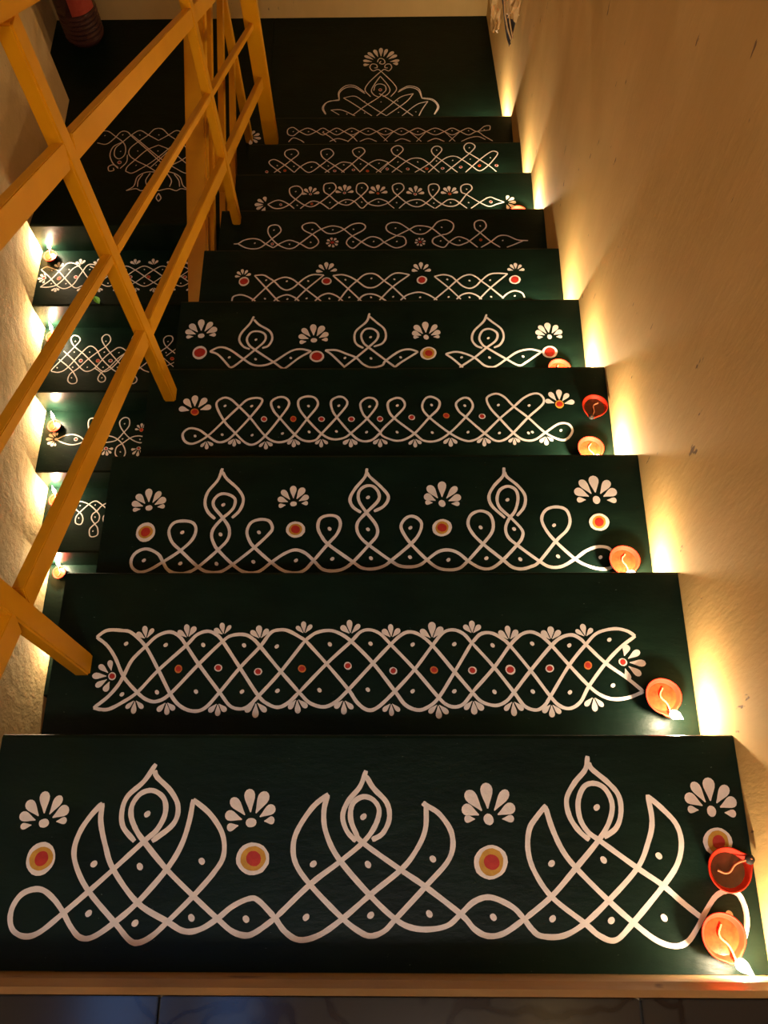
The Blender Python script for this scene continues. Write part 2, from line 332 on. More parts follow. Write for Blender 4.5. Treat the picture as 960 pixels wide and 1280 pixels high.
KOLAM = {
'T1': (
 '-0.3827,-0.222 -0.3958,-0.208 -0.4112,-0.1971 -0.4253,-0.1956 -0.4397,-0.2019 -0.4482,-0.216 -0.4489,-0.2315 -0.4419,-0.2443 -0.4263,-0.2503 -0.4086,-0.2451 -0.3825,-0.2235 -0.3543,-0.1985 -0.3251,-0.1714 -0.2892,-0.1372 -0.2733,-0.1223 -0.2648,-0.1022 -0.2685,-0.0836 -0.2839,-0.0734 -0.2997,-0.0769 -0.3095,-0.0905 -0.3098,-0.1057 -0.3015,-0.1224 -0.2892,-0.1372 -0.2559,-0.1711 -0.2184,-0.2027 -0.1855,-0.2289 -0.1659,-0.2432 -0.1487,-0.248 -0.1355,-0.244 -0.1128,-0.2286;-0.3827,-0.222 -0.3706,-0.2388 -0.357,-0.251 -0.3403,-0.2503 -0.3139,-0.2325 -0.2878,-0.2092 -0.2559,-0.1711 -0.2397,-0.142 -0.232,-0.1122 -0.2292,-0.0846;-0.2292,-0.0846 -0.2044,-0.1038 -0.1866,-0.1287 -0.1835,-0.1548 -0.195,-0.1757 -0.2184,-0.2027 -0.2478,-0.2322 -0.2663,-0.2491 -0.2822,-0.2567 -0.2944,-0.2537 -0.3135,-0.2356 -0.3526,-0.1985 -0.3719,-0.1715 -0.3794,-0.1489 -0.375,-0.1259 -0.3637,-0.1058 -0.3499,-0.0896;-0.3499,-0.0896 -0.3493,-0.1125 -0.3394,-0.1422 -0.3251,-0.1714 -0.2893,-0.2107 -0.2495,-0.2322 -0.2265,-0.2434 -0.2064,-0.2412 -0.1855,-0.2289 -0.1679,-0.215 -0.1465,-0.2055 -0.1344,-0.208 -0.1129,-0.2271;-0.2841,-0.0387 -0.2979,-0.0614 -0.3172,-0.0803 -0.3227,-0.099 -0.3188,-0.1191 -0.3015,-0.1372;-0.285,-0.0474 -0.2804,-0.0561 -0.2607,-0.0734 -0.2486,-0.0938 -0.2528,-0.1156 -0.2787,-0.1372;-0.1129,-0.2271 -0.0986,-0.2438 -0.0797,-0.2528 -0.0548,-0.2467 -0.0268,-0.2283 0.01,-0.1987 0.0476,-0.1702 0.0667,-0.1476 0.0792,-0.1214 0.0808,-0.0886;0.0762,-0.0879 0.0807,-0.0913 0.0988,-0.103 0.114,-0.1278 0.1097,-0.1571 0.0782,-0.1907 0.0406,-0.228 0.0255,-0.2424 0.0088,-0.2479 -0.0063,-0.2425 -0.0285,-0.2268 -0.0687,-0.1896 -0.0887,-0.1642 -0.0932,-0.1415 -0.0871,-0.1201 -0.0688,-0.0933 -0.0491,-0.0774;-0.0498,-0.078 -0.0545,-0.0984 -0.0512,-0.125 -0.0336,-0.1576 0.0083,-0.2019 0.0389,-0.228 0.059,-0.238 0.0824,-0.2401 0.106,-0.2354 0.1232,-0.2216 0.1405,-0.2076 0.161,-0.2029 0.1875,-0.2136 0.2019,-0.2274;-0.1128,-0.2286 -0.0688,-0.188 -0.0335,-0.1624 -0.0027,-0.138 0.0128,-0.1182 0.0186,-0.0982 0.0107,-0.0847 -0.0035,-0.0807 -0.0168,-0.0898 -0.019,-0.1083 -0.0116,-0.1265 -0.0027,-0.138 0.0458,-0.1702 0.0782,-0.1907 0.1231,-0.2231 0.1393,-0.2398 0.1557,-0.2473 0.1758,-0.2442 0.2018,-0.2283;0.0007,-0.0469 -0.0073,-0.0677 -0.0229,-0.0865 -0.0296,-0.105 -0.0239,-0.1233 -0.0115,-0.1364;0.0008,-0.0539 0.0106,-0.0694 0.0284,-0.088 0.032,-0.1082 0.0233,-0.1265 0.0094,-0.1347;0.2019,-0.2274 0.2111,-0.2395 0.2223,-0.2471 0.2489,-0.2469 0.2767,-0.2332 0.3093,-0.207 0.3508,-0.1676 0.368,-0.1369 0.3763,-0.1106 0.3743,-0.0771;0.3741,-0.0788 0.3906,-0.0939 0.4072,-0.1139 0.4111,-0.1368 0.4026,-0.1626 0.3805,-0.1896 0.3386,-0.2314 0.3149,-0.2512 0.2955,-0.2468 0.2769,-0.2317 0.2389,-0.2026 0.2188,-0.1728 0.2119,-0.1471 0.2152,-0.121 0.2268,-0.1044 0.2393,-0.0909;0.2381,-0.0926 0.245,-0.1193 0.2567,-0.147 0.2738,-0.1694 0.311,-0.207 0.3386,-0.2314 0.3646,-0.251 0.3869,-0.2578 0.4042,-0.2523 0.4199,-0.2342 0.4304,-0.2189 0.4465,-0.2003 0.4626,-0.194 0.4754,-0.1986 0.4811,-0.2156 0.4798,-0.2339 0.474,-0.249;0.2035,-0.2274 0.239,-0.201 0.2722,-0.1678 0.3045,-0.1339 0.3206,-0.1108 0.3263,-0.089 0.3193,-0.0704 0.3058,-0.0629 0.2913,-0.0671 0.2819,-0.0858 0.2825,-0.1076 0.2915,-0.1241 0.3045,-0.1339 0.3508,-0.1676 0.3807,-0.188 0.4034,-0.2082 0.426,-0.2265;0.2995,-0.0272 0.295,-0.0447 0.2793,-0.0619 0.267,-0.0824 0.2688,-0.1043 0.2795,-0.1225 0.2923,-0.1339;0.3001,-0.0359 0.304,-0.0446 0.3237,-0.0619 0.3361,-0.0789 0.3366,-0.1008 0.3285,-0.119 0.3117,-0.1306',
 '-0.2885,-0.1033 -0.351,-0.165 -0.2909,-0.168 -0.2111,-0.1614 -0.3498,-0.2234 -0.2892,-0.2345 -0.2184,-0.2281 -0.149,-0.2294 -0.0021,-0.1059 -0.0662,-0.1641 0.0045,-0.1645 0.0883,-0.1578 -0.0731,-0.2269 0.0086,-0.2242 0.0827,-0.2224 0.1633,-0.226 0.3055,-0.0935 0.2411,-0.1625 0.3083,-0.1581 0.3799,-0.1531 0.2377,-0.2273 0.3112,-0.2291 0.3777,-0.2258 0.4601,-0.2212',
 '',
 '-0.4244,-0.115,-0.4293,-0.0737,7 -0.15,-0.1137,-0.1571,-0.0704,7 0.1625,-0.1089,0.162,-0.0632,7 0.4557,-0.0978,0.4585,-0.0547,7',
 '-0.4212,-0.1588,0.0196,y -0.1451,-0.1579,0.0208,y 0.1629,-0.1612,0.0213,y 0.4578,-0.136,0.0183,y',
 ''),
'T2': (
 '-0.4357,0.1772 -0.4205,0.1882 -0.3971,0.1882 -0.3799,0.184 -0.3557,0.1619 -0.3318,0.125 -0.3081,0.0857 -0.2918,0.068 -0.2718,0.06 -0.2529,0.0648 -0.2324,0.089 -0.2028,0.1284 -0.1737,0.1619 -0.1585,0.184 -0.1438,0.1891 -0.1287,0.1867 -0.1025,0.172;-0.4357,0.1772 -0.4172,0.1636 -0.4014,0.1433 -0.3845,0.1134 -0.3604,0.0889 -0.3445,0.0776 -0.328,0.075 -0.3083,0.0873 -0.2687,0.1333 -0.2339,0.1703 -0.2197,0.1799 -0.1998,0.1812 -0.1861,0.1744 -0.1737,0.1619 -0.1404,0.1234 -0.1092,0.0891;-0.4252,0.0647 -0.4064,0.0808 -0.3924,0.0987 -0.3847,0.1151 -0.3746,0.14 -0.3557,0.1619 -0.3393,0.1789 -0.32,0.1857 -0.3043,0.1789 -0.2912,0.1636 -0.2687,0.1333 -0.2324,0.089 -0.2146,0.0681 -0.1982,0.0633 -0.1857,0.0681 -0.1721,0.0826 -0.1402,0.1201 -0.1025,0.172;-0.4252,0.0647 -0.4136,0.0624 -0.4008,0.0631 -0.3827,0.0727 -0.3604,0.0889 -0.3316,0.1234 -0.2912,0.1636 -0.2762,0.1806 -0.2601,0.1868 -0.2464,0.1823 -0.2339,0.1703 -0.2027,0.1267 -0.1722,0.0842 -0.157,0.0713 -0.1406,0.0659 -0.1249,0.0729 -0.1092,0.0891;-0.1027,0.172 -0.0678,0.134 -0.0333,0.094 -0.0185,0.073 -0.0023,0.0619 0.0136,0.0666 0.0392,0.0908 0.0701,0.1251 0.0985,0.1635 0.1154,0.1839 0.132,0.189 0.1483,0.1822 0.161,0.1669;-0.109,0.0891 -0.0923,0.073 -0.0712,0.0666 -0.0538,0.073 -0.0349,0.0907 0.005,0.135 0.0327,0.1652 0.0492,0.1805 0.0625,0.1856 0.079,0.1805 0.0985,0.1635 0.1318,0.1218 0.1581,0.0892;-0.1027,0.172 -0.0866,0.1839 -0.0668,0.1881 -0.0501,0.1839 -0.0299,0.1703 0.005,0.135 0.0392,0.0908 0.0552,0.0699 0.0743,0.0619 0.0903,0.0667 0.1066,0.0811 0.1317,0.1202 0.161,0.1686;-0.109,0.0891 -0.0678,0.134 -0.0299,0.1703 -0.0153,0.1856 -0.0004,0.1891 0.0162,0.1822 0.0327,0.1652 0.0701,0.1251 0.1066,0.0811 0.1191,0.0699 0.1318,0.0667 0.1447,0.0715 0.1581,0.0876;0.1615,0.1669 0.1942,0.1284 0.2228,0.0893 0.2376,0.0684 0.2547,0.0621 0.2678,0.0685 0.2784,0.0829 0.3111,0.1318 0.34,0.1652 0.3597,0.1838 0.3867,0.1906 0.4061,0.1872 0.4189,0.1787;0.1586,0.0892 0.1725,0.0748 0.193,0.069 0.2092,0.0748 0.2228,0.0893 0.2506,0.1235 0.2859,0.1635 0.3033,0.177 0.32,0.1804 0.3326,0.1736 0.34,0.1652 0.3681,0.1351 0.398,0.1121 0.4219,0.0904;0.1616,0.1686 0.1752,0.1821 0.1918,0.1838 0.2079,0.1753 0.2204,0.1635 0.2506,0.1235 0.2784,0.0829 0.2917,0.0685 0.3073,0.0647 0.324,0.0749 0.339,0.099 0.3681,0.1351 0.3934,0.1601 0.4189,0.1787;0.1586,0.0892 0.1942,0.1284 0.2204,0.1635 0.2378,0.1804 0.2545,0.1855 0.2706,0.1787 0.2859,0.1635 0.3111,0.1318 0.339,0.099 0.3568,0.0845 0.3754,0.0788 0.3979,0.0813 0.4219,0.0904',
 '-0.387,0.1663 -0.3238,0.1642 -0.2642,0.1642 -0.1993,0.1635 -0.1473,0.1618 -0.3836,0.0856 -0.3295,0.0889 -0.269,0.0899 -0.1975,0.09 -0.1426,0.0913 -0.0635,0.1652 0.0008,0.1662 0.0673,0.1649 0.133,0.1655 -0.0775,0.0923 -0.0027,0.093 0.0666,0.0908 0.1309,0.0908 0.1932,0.1635 0.2556,0.1662 0.3137,0.1635 0.3774,0.1726 0.1927,0.0899 0.2517,0.0903 0.3087,0.0893 0.3759,0.1',
 '-0.4026,0.1141,0.0063 -0.2998,0.1257,0.0063 -0.2374,0.1274,0.0062 -0.1745,0.1214,0.0062 -0.1061,0.1261,0.0062 -0.0344,0.1307,0.0062 0.0367,0.1228,0.0061 0.1003,0.1241,0.0061 0.1599,0.1235,0.0065 0.2803,0.1265,0.0065 0.3403,0.1314,0.0065 0.3949,0.1367,0.0065 0.2189,0.1245,0.0078',
 '-0.356,0.1738,-0.3612,0.1961,3 -0.2897,0.1755,-0.2952,0.1985,3 -0.233,0.1806,-0.2372,0.2005,3 -0.1745,0.1737,-0.1775,0.1967,3 -0.3623,0.0776,-0.3619,0.0558,3 -0.3134,0.0744,-0.3112,0.053,3 -0.2337,0.0728,-0.2319,0.0515,3 -0.1749,0.0745,-0.1743,0.0496,3 -0.4026,0.1141,-0.4331,0.1151,5 -0.1047,0.1822,-0.1066,0.2029,3 -0.0311,0.1812,-0.0333,0.2053,3 0.0337,0.1754,0.0327,0.1983,3 0.098,0.1737,0.0969,0.2017,3 -0.1118,0.0794,-0.1092,0.056,3 -0.0394,0.0778,-0.0396,0.0555,3 0.0334,0.0731,0.0338,0.0524,3 0.1054,0.0715,0.1059,0.0486,3 0.1621,0.1822,0.1622,0.2038,3 0.2199,0.1719,0.2182,0.1958,3 0.2858,0.1719,0.2856,0.1958,3 0.3404,0.177,0.338,0.1982,3 0.1598,0.078,0.1599,0.0541,3 0.2205,0.0764,0.2202,0.0532,3 0.2792,0.0717,0.2792,0.0501,3 0.3445,0.0829,0.3444,0.0606,3 0.3949,0.1367,0.4304,0.1361,5',
 '',
 ''),
'T3': (
 '-0.3807,0.3561 -0.3914,0.3717 -0.4126,0.3815 -0.4302,0.3756 -0.4385,0.362 -0.4359,0.3465 -0.422,0.3369 -0.4044,0.3407 -0.3807,0.3561 -0.3519,0.3774 -0.332,0.399 -0.3264,0.4189 -0.3332,0.4329 -0.3503,0.437 -0.3684,0.433 -0.376,0.417 -0.3683,0.3952 -0.35,0.3774 -0.3162,0.3463 -0.2973,0.3367 -0.2757,0.3367 -0.255,0.3501 -0.2173,0.3831 -0.1915,0.4106 -0.1859,0.4226 -0.193,0.4366 -0.2098,0.4395 -0.226,0.4327 -0.2322,0.4147 -0.2253,0.3949 -0.2135,0.3811 -0.1828,0.3538 -0.1604,0.3384 -0.1386,0.3346 -0.1226,0.3403 -0.1088,0.3568;-0.3807,0.3561 -0.372,0.3426 -0.3585,0.3349 -0.3369,0.3349 -0.3162,0.3463 -0.2827,0.3793 -0.2661,0.4009 -0.2659,0.4227 -0.2805,0.4449 -0.297,0.4653 -0.2982,0.4796 -0.2879,0.4911 -0.2729,0.4911 -0.2591,0.4816 -0.2597,0.4652 -0.2681,0.453 -0.2785,0.4429 -0.2935,0.4228 -0.2966,0.4069 -0.2909,0.3911 -0.2827,0.3793 -0.2551,0.352 -0.2324,0.3366 -0.2071,0.3366 -0.1829,0.3558 -0.162,0.3713 -0.1424,0.379 -0.1239,0.3731 -0.107,0.3576;-0.2873,0.5456 -0.2941,0.5212 -0.3108,0.4962 -0.3145,0.4735 -0.3074,0.4551 -0.2932,0.4409;-0.2867,0.538 -0.2772,0.5232 -0.2549,0.5022 -0.2434,0.4815 -0.2481,0.459 -0.2618,0.4428;-0.1088,0.3568 -0.0827,0.3907 -0.0668,0.4104 -0.061,0.4303 -0.0676,0.4444 -0.0843,0.4473 -0.0989,0.4404 -0.102,0.4224 -0.0941,0.4045 -0.0808,0.3887 -0.0365,0.3555 -0.0201,0.344 -0.0003,0.342 0.0195,0.3478 0.0339,0.3593 0.0684,0.3904 0.0832,0.4101 0.0882,0.43 0.0799,0.442 0.0671,0.4453 0.056,0.438 0.0504,0.424 0.0576,0.4062 0.0702,0.3884 0.097,0.3592 0.1165,0.3438 0.138,0.3399 0.156,0.3437 0.1708,0.3571;-0.107,0.3576 -0.0921,0.3422 -0.0739,0.3383 -0.0542,0.3421 -0.0365,0.3555 -0.008,0.3886 0.0065,0.4082 0.0045,0.4281 -0.0142,0.4544 -0.0275,0.4768 -0.0278,0.4954 -0.0167,0.5069 -0.0017,0.5069 0.0089,0.4932 0.0078,0.4767 -0.0142,0.4523 -0.0287,0.4342 -0.0303,0.4182 -0.0227,0.4024 -0.0061,0.3866 0.0321,0.3574 0.0483,0.3477 0.0681,0.3458 0.0843,0.3496 0.097,0.3592 0.1172,0.3747 0.1354,0.3785 0.1533,0.3726 0.1708,0.3571;-0.0134,0.5447 -0.017,0.5266 -0.0354,0.5016 -0.0443,0.481 -0.0384,0.4646 -0.0234,0.4532;-0.0133,0.5363 -0.0075,0.5266 0.0152,0.5035 0.0272,0.4849 0.019,0.4665 0.0006,0.4555;0.1708,0.3571 0.1992,0.3901 0.2166,0.4137 0.2193,0.4337 0.2127,0.4498 0.1964,0.4559 0.1795,0.4478 0.1734,0.4298 0.1818,0.4098 0.1992,0.3901 0.2339,0.359 0.2493,0.3455 0.2652,0.3416 0.2816,0.3454 0.2983,0.355 0.3319,0.3957 0.3535,0.4174 0.3606,0.4373 0.3549,0.4575 0.337,0.4636 0.3181,0.4576 0.3088,0.4395 0.3153,0.4175 0.3317,0.3938 0.3634,0.3607 0.3855,0.3472 0.4064,0.3414 0.4244,0.3433 0.4361,0.3529;0.1708,0.3571 0.1884,0.3456 0.2026,0.3417 0.2171,0.3455 0.2358,0.3609 0.2607,0.388 0.2706,0.4018 0.2715,0.4176 0.2528,0.4416 0.2336,0.4618 0.2289,0.4802 0.2354,0.4987 0.2507,0.5061 0.2644,0.4986 0.2678,0.4801 0.2609,0.4557 0.249,0.4396 0.2418,0.4216 0.2452,0.4038 0.2607,0.388 0.2984,0.3569 0.3174,0.3454 0.3389,0.3465 0.3634,0.3607 0.3845,0.3761 0.405,0.3839 0.4229,0.3827 0.4329,0.3741;0.2452,0.5455 0.2424,0.5279 0.2246,0.507 0.2143,0.4864 0.219,0.4659 0.2417,0.4416;0.2455,0.5362 0.2498,0.5257 0.2694,0.5069 0.2812,0.4862 0.278,0.4638 0.264,0.4456',
 '-0.2798,0.4693 -0.351,0.4138 -0.2803,0.4096 -0.21,0.4135 -0.4155,0.3589 -0.3487,0.3529 -0.283,0.3521 -0.2166,0.3558 -0.1396,0.3584 -0.0108,0.4838 -0.0806,0.4203 -0.0101,0.419 0.0676,0.422 -0.0739,0.3614 -0.0041,0.3624 0.0664,0.3643 0.1356,0.3591 0.2481,0.4781 0.1961,0.4225 0.257,0.4192 0.3305,0.4266 0.2041,0.3621 0.2649,0.3601 0.3332,0.3654 0.4092,0.3637',
 '',
 '-0.4181,0.4635,-0.4227,0.504,7 -0.1491,0.471,-0.1531,0.509,7 0.1266,0.4711,0.1288,0.5157,7 0.4127,0.4777,0.4122,0.5281,7',
 '-0.4185,0.4143,0.0184,o -0.143,0.4189,0.017,o 0.1255,0.4219,0.0176,o 0.4132,0.4324,0.0179,o',
 ''),
'T4': (
 '-0.3602,0.7048 -0.3801,0.7196 -0.4014,0.7234 -0.4141,0.7102 -0.4077,0.6918 -0.3887,0.6865 -0.3602,0.7048 -0.3283,0.7418 -0.2981,0.7767 -0.2805,0.7946 -0.2571,0.7983 -0.2494,0.7874 -0.2728,0.7496 -0.3027,0.7098 -0.3199,0.693 -0.3382,0.69 -0.3602,0.7048;-0.2981,0.7767 -0.3183,0.7959 -0.3351,0.7987 -0.348,0.7824 -0.3283,0.7418 -0.3029,0.7124 -0.278,0.6876 -0.2593,0.6844 -0.2374,0.7043 -0.2074,0.7493 -0.1902,0.7816 -0.1981,0.798 -0.2147,0.7998 -0.2291,0.7873 -0.2223,0.7655 -0.2072,0.7466 -0.1752,0.7082 -0.1537,0.6924 -0.1307,0.6933 -0.1174,0.709 -0.086,0.7488 -0.0643,0.781 -0.0708,0.7974 -0.085,0.8002 -0.0988,0.7894 -0.0959,0.7676 -0.0836,0.7461 -0.055,0.7098 -0.0339,0.6919 -0.0109,0.6929 0.0088,0.7112;-0.2981,0.7767 -0.2728,0.7496 -0.2374,0.7043 -0.2135,0.6895 -0.1906,0.6925 -0.1751,0.7066 -0.1489,0.7464 -0.1281,0.7786 -0.1344,0.7977 -0.1534,0.8017 -0.1695,0.7924 -0.1672,0.7707 -0.1488,0.7437 -0.1174,0.709 -0.0939,0.6958 -0.0709,0.6983 -0.055,0.7098 -0.0207,0.7458 0,0.778 -0.0049,0.7944 -0.0213,0.7972 -0.0353,0.7836 -0.0302,0.7593 -0.0184,0.7431 0.0088,0.7112;0.0088,0.7112 0.0388,0.7482 0.0599,0.775 0.0553,0.793 0.0412,0.7969 0.0248,0.7861 0.0262,0.7644 0.0388,0.7455 0.0803,0.7093 0.1008,0.6914 0.1283,0.6913 0.1563,0.7106 0.1922,0.7502 0.2071,0.7744 0.2007,0.7934 0.1868,0.7962 0.1714,0.7827 0.1764,0.7637 0.1921,0.7475 0.2299,0.7087 0.2521,0.6908 0.2705,0.6928 0.2897,0.7084 0.3243,0.747 0.3591,0.7818 0.3558,0.8025 0.3397,0.8064 0.3179,0.7956 0.2956,0.774 0.2639,0.7446 0.2299,0.7087 0.2086,0.6931 0.1879,0.6911 0.1563,0.709 0.1132,0.7479 0.0982,0.7722 0.1046,0.7939 0.1188,0.7993 0.135,0.7883 0.1322,0.7693 0.1132,0.7479 0.0803,0.7082 0.0548,0.6926 0.0318,0.6938 0.0088,0.7112;0.2956,0.774 0.2759,0.7985 0.2576,0.8068 0.2383,0.7959 0.2443,0.7715 0.2639,0.7446 0.292,0.7084 0.3117,0.6927 0.3346,0.6926 0.3587,0.7097 0.3878,0.7307 0.4086,0.7306 0.4165,0.7148 0.4058,0.6965 0.3895,0.6923 0.3587,0.7097 0.3243,0.747 0.2956,0.774',
 '-0.3288,0.7785 -0.2709,0.7777 -0.212,0.7752 -0.1477,0.7771 -0.0821,0.7779 -0.0155,0.7754 -0.3871,0.7043 -0.3294,0.7073 -0.2653,0.706 -0.2007,0.7099 -0.1439,0.7134 -0.0856,0.7142 -0.0213,0.7123 0.0445,0.7778 0.1184,0.7786 0.1899,0.7766 0.2623,0.7779 0.3284,0.7765 0.0438,0.7121 0.1186,0.7107 0.1946,0.7115 0.2612,0.7091 0.3228,0.7088 0.3312,0.7109 0.3921,0.7149',
 '-0.2422,0.7452,0.007 -0.1792,0.7454,0.007 -0.1185,0.7446,0.007 -0.0542,0.7443,0.007 -0.3934,0.7636,0.009 0.0072,0.7446,0.007 0.0751,0.7481,0.007 0.1495,0.752,0.0069 0.2261,0.7501,0.007',
 '-0.3616,0.6932,-0.3597,0.6718,3 -0.3019,0.6993,-0.3013,0.6783,3 -0.2358,0.6927,-0.2342,0.6718,3 -0.1756,0.6977,-0.176,0.6763,3 -0.117,0.6975,-0.1163,0.6761,3 -0.0548,0.6983,-0.0552,0.6748,3 -0.3935,0.7647,-0.3974,0.8072,5 0.0079,0.698,0.008,0.6756,3 0.0811,0.6967,0.0822,0.6758,3 0.157,0.7001,0.1568,0.6766,3 0.2282,0.6998,0.2277,0.6774,3 0.2915,0.6995,0.2918,0.6802,3 0.3595,0.7019,0.3602,0.6795,3 0.3938,0.7789,0.3953,0.8171,5',
 '0.3938,0.7789,0.0098,r',
 ''),
'T5': (
 '-0.4151,1.0323 -0.3919,1.0444 -0.3657,1.0369 -0.3305,1.0094 -0.3065,0.993 -0.281,0.991 -0.2562,1.0011 -0.2169,1.0311 -0.1916,1.0377 -0.1658,1.0314;-0.4151,1.0323 -0.3927,1.0218 -0.3619,0.9855;-0.3619,0.9855 -0.3496,0.9914 -0.3042,1.0365 -0.2826,1.0609 -0.2811,1.0794 -0.2946,1.09 -0.3153,1.0889 -0.3259,1.0704 -0.3206,1.0519 -0.3042,1.0365 -0.2561,0.9999 -0.2349,0.983 -0.2249,0.9848 -0.1956,1.0116 -0.1658,1.0314;-0.3131,1.136 -0.3221,1.114 -0.3409,1.086 -0.3446,1.0644 -0.333,1.0459 -0.3171,1.0384;-0.3125,1.1265 -0.2985,1.1107 -0.2715,1.0918 -0.2635,1.07 -0.2716,1.0486 -0.2866,1.0413;-0.1317,1.0343 -0.1046,1.0341 -0.0789,1.0231 -0.0558,1.012 -0.0377,0.9927 -0.0174,0.9836 0.0078,0.9895 0.0164,1.0026 0.0494,1.0296 0.0749,1.0355 0.0957,1.0281;-0.1317,1.0343 -0.1145,1.0202 -0.0821,0.984;-0.0856,0.984 -0.0558,1.012 -0.0256,1.0422 -0.0053,1.0654 -0.0029,1.0839 -0.0159,1.0964 -0.0339,1.0953 -0.044,1.0779 -0.0386,1.0564 -0.0256,1.0422 0.0164,1.0044 0.0392,0.9845;0.0392,0.9845 0.0544,0.9982 0.0957,1.0281;-0.0241,1.1435 -0.0316,1.1184 -0.0571,1.0904 -0.0603,1.0657 -0.0538,1.0503 -0.0383,1.0398;-0.024,1.1341 -0.0057,1.1151 0.0125,1.0962 0.0167,1.0714 0.0075,1.053 -0.0129,1.044;0.1625,1.0217 0.1865,1.0276 0.2092,1.0226 0.2341,1.0092 0.2559,0.9881 0.2759,0.9832 0.2913,0.9909 0.3097,1.0058 0.3387,1.0267 0.3696,1.0338 0.3965,1.0264;0.1625,1.0217 0.1808,1.0065 0.2038,0.9824;0.1953,0.9825 0.2342,1.0122 0.2632,1.0393 0.2871,1.0605 0.2907,1.082 0.2733,1.0946 0.255,1.0885 0.2465,1.0669 0.2534,1.0485 0.2632,1.0393 0.3097,1.0058 0.339,0.9876 0.3571,0.9965 0.3965,1.0264;0.2675,1.1384 0.2588,1.1165 0.2345,1.0886 0.2285,1.0639 0.238,1.0455 0.253,1.0381;0.2671,1.129 0.2794,1.1163 0.3015,1.0944 0.3064,1.0696 0.2967,1.0482 0.281,1.0392',
 '-0.3035,1.0659 -0.3656,1.0144 -0.3009,1.0086 -0.215,1.0117 -0.0827,1.011 -0.0208,1.0716 -0.0192,1.0094 0.0529,1.012 0.2685,1.0668 0.2012,1.0112 0.269,1.0102 0.3506,1.0127',
 '',
 '-0.4402,1.0785,-0.444,1.1286,7 -0.1603,1.0632,-0.1662,1.1117,7 0.116,1.0708,0.1152,1.1162,7 0.4189,1.0702,0.4167,1.1123,7',
 '-0.4393,1.0282,0.0185,w -0.1515,1.0156,0.0173,w 0.1204,1.0231,0.0194,y 0.4161,1.025,0.0182,w',
 ''),
'T6': (
 '-0.4092,1.3088 -0.4055,1.3236 -0.3865,1.3294 -0.3668,1.3233 -0.3441,1.3084;-0.3538,1.3084 -0.3178,1.3527 -0.2949,1.3765 -0.2687,1.3884 -0.2465,1.3822 -0.2288,1.367 -0.2061,1.3459 -0.1637,1.3071;-0.352,1.3951 -0.3277,1.3967 -0.31,1.3857 -0.2947,1.3735 -0.2766,1.3524 -0.2593,1.3445 -0.2427,1.3521 -0.2288,1.367 -0.2101,1.3861 -0.1886,1.3969 -0.1583,1.3954;-0.352,1.3951 -0.3178,1.3527 -0.2841,1.3109 -0.2766,1.3056;-0.1583,1.3954 -0.2061,1.3459 -0.2359,1.3088;-0.2936,1.308 -0.2798,1.3209 -0.2585,1.3285 -0.2388,1.3206 -0.2238,1.3075;-0.1805,1.3072 -0.1643,1.3248 -0.1428,1.3324 -0.1209,1.3233 -0.1037,1.3067;-0.1334,1.3934 -0.1082,1.3963 -0.0861,1.3888 -0.0664,1.3748 -0.0443,1.3549 -0.0274,1.3506 -0.0105,1.3564 0.0088,1.3743;-0.1334,1.3934 -0.0901,1.348 -0.0533,1.3063;-0.1157,1.3068 -0.0901,1.348 -0.0664,1.3748 -0.0473,1.3946 -0.0278,1.3999 -0.0108,1.3943 0.0088,1.3743;-0.0629,1.3064 -0.0487,1.324 -0.0296,1.3298 -0.0079,1.3237 0.0162,1.3047;0.0089,1.3743 0.0326,1.3531 0.0686,1.3114;0.0089,1.3743 0.0302,1.3952 0.0497,1.4011 0.0798,1.3948;0.0798,1.3948 0.0326,1.3531 -0.0033,1.3089;0.0542,1.3085 0.0735,1.3261 0.1048,1.3347 0.1311,1.3257 0.1548,1.3078;0.1482,1.3883 0.1735,1.3941 0.1952,1.3879 0.2093,1.3728 0.2256,1.3547 0.2446,1.3468 0.2618,1.3544 0.277,1.3722 0.2996,1.3931 0.3216,1.3978 0.3516,1.3958;0.1482,1.3883 0.1869,1.349 0.2194,1.3103;0.1452,1.3079 0.1869,1.349 0.2093,1.3728 0.2292,1.3889 0.2487,1.3935 0.2653,1.3844 0.277,1.3722 0.3024,1.3482 0.3367,1.3124;0.3516,1.3958 0.3024,1.3482 0.2696,1.31;0.2075,1.3104 0.2223,1.325 0.2417,1.3308 0.2606,1.3247 0.2768,1.3099;0.3319,1.3125 0.3496,1.33 0.3692,1.3376 0.3879,1.3297 0.3941,1.3138',
 '-0.3184,1.3785 -0.2607,1.3745 -0.2014,1.3746 -0.3181,1.3153 -0.2563,1.3137 -0.2035,1.3156 -0.1409,1.3146 -0.098,1.3781 -0.0262,1.3823 -0.0862,1.3184 -0.0266,1.3179 0.0375,1.3788 0.0341,1.3193 0.108,1.317 0.1838,1.3772 0.2451,1.3725 0.3021,1.3739 0.1861,1.3176 0.2431,1.316 0.3025,1.3174 0.3672,1.3199',
 '',
 '-0.3835,1.3911,-0.3878,1.4179,5 -0.1513,1.4045,-0.1548,1.4406,5 0.112,1.4043,0.1124,1.4372,5 0.3754,1.4047,0.3755,1.4333,5',
 '-0.3799,1.3741,0.0151,w -0.1504,1.3736,0.0136,w 0.1135,1.3753,0.0141,w 0.3703,1.3746,0.0155,w',
 ''),
'T7': (
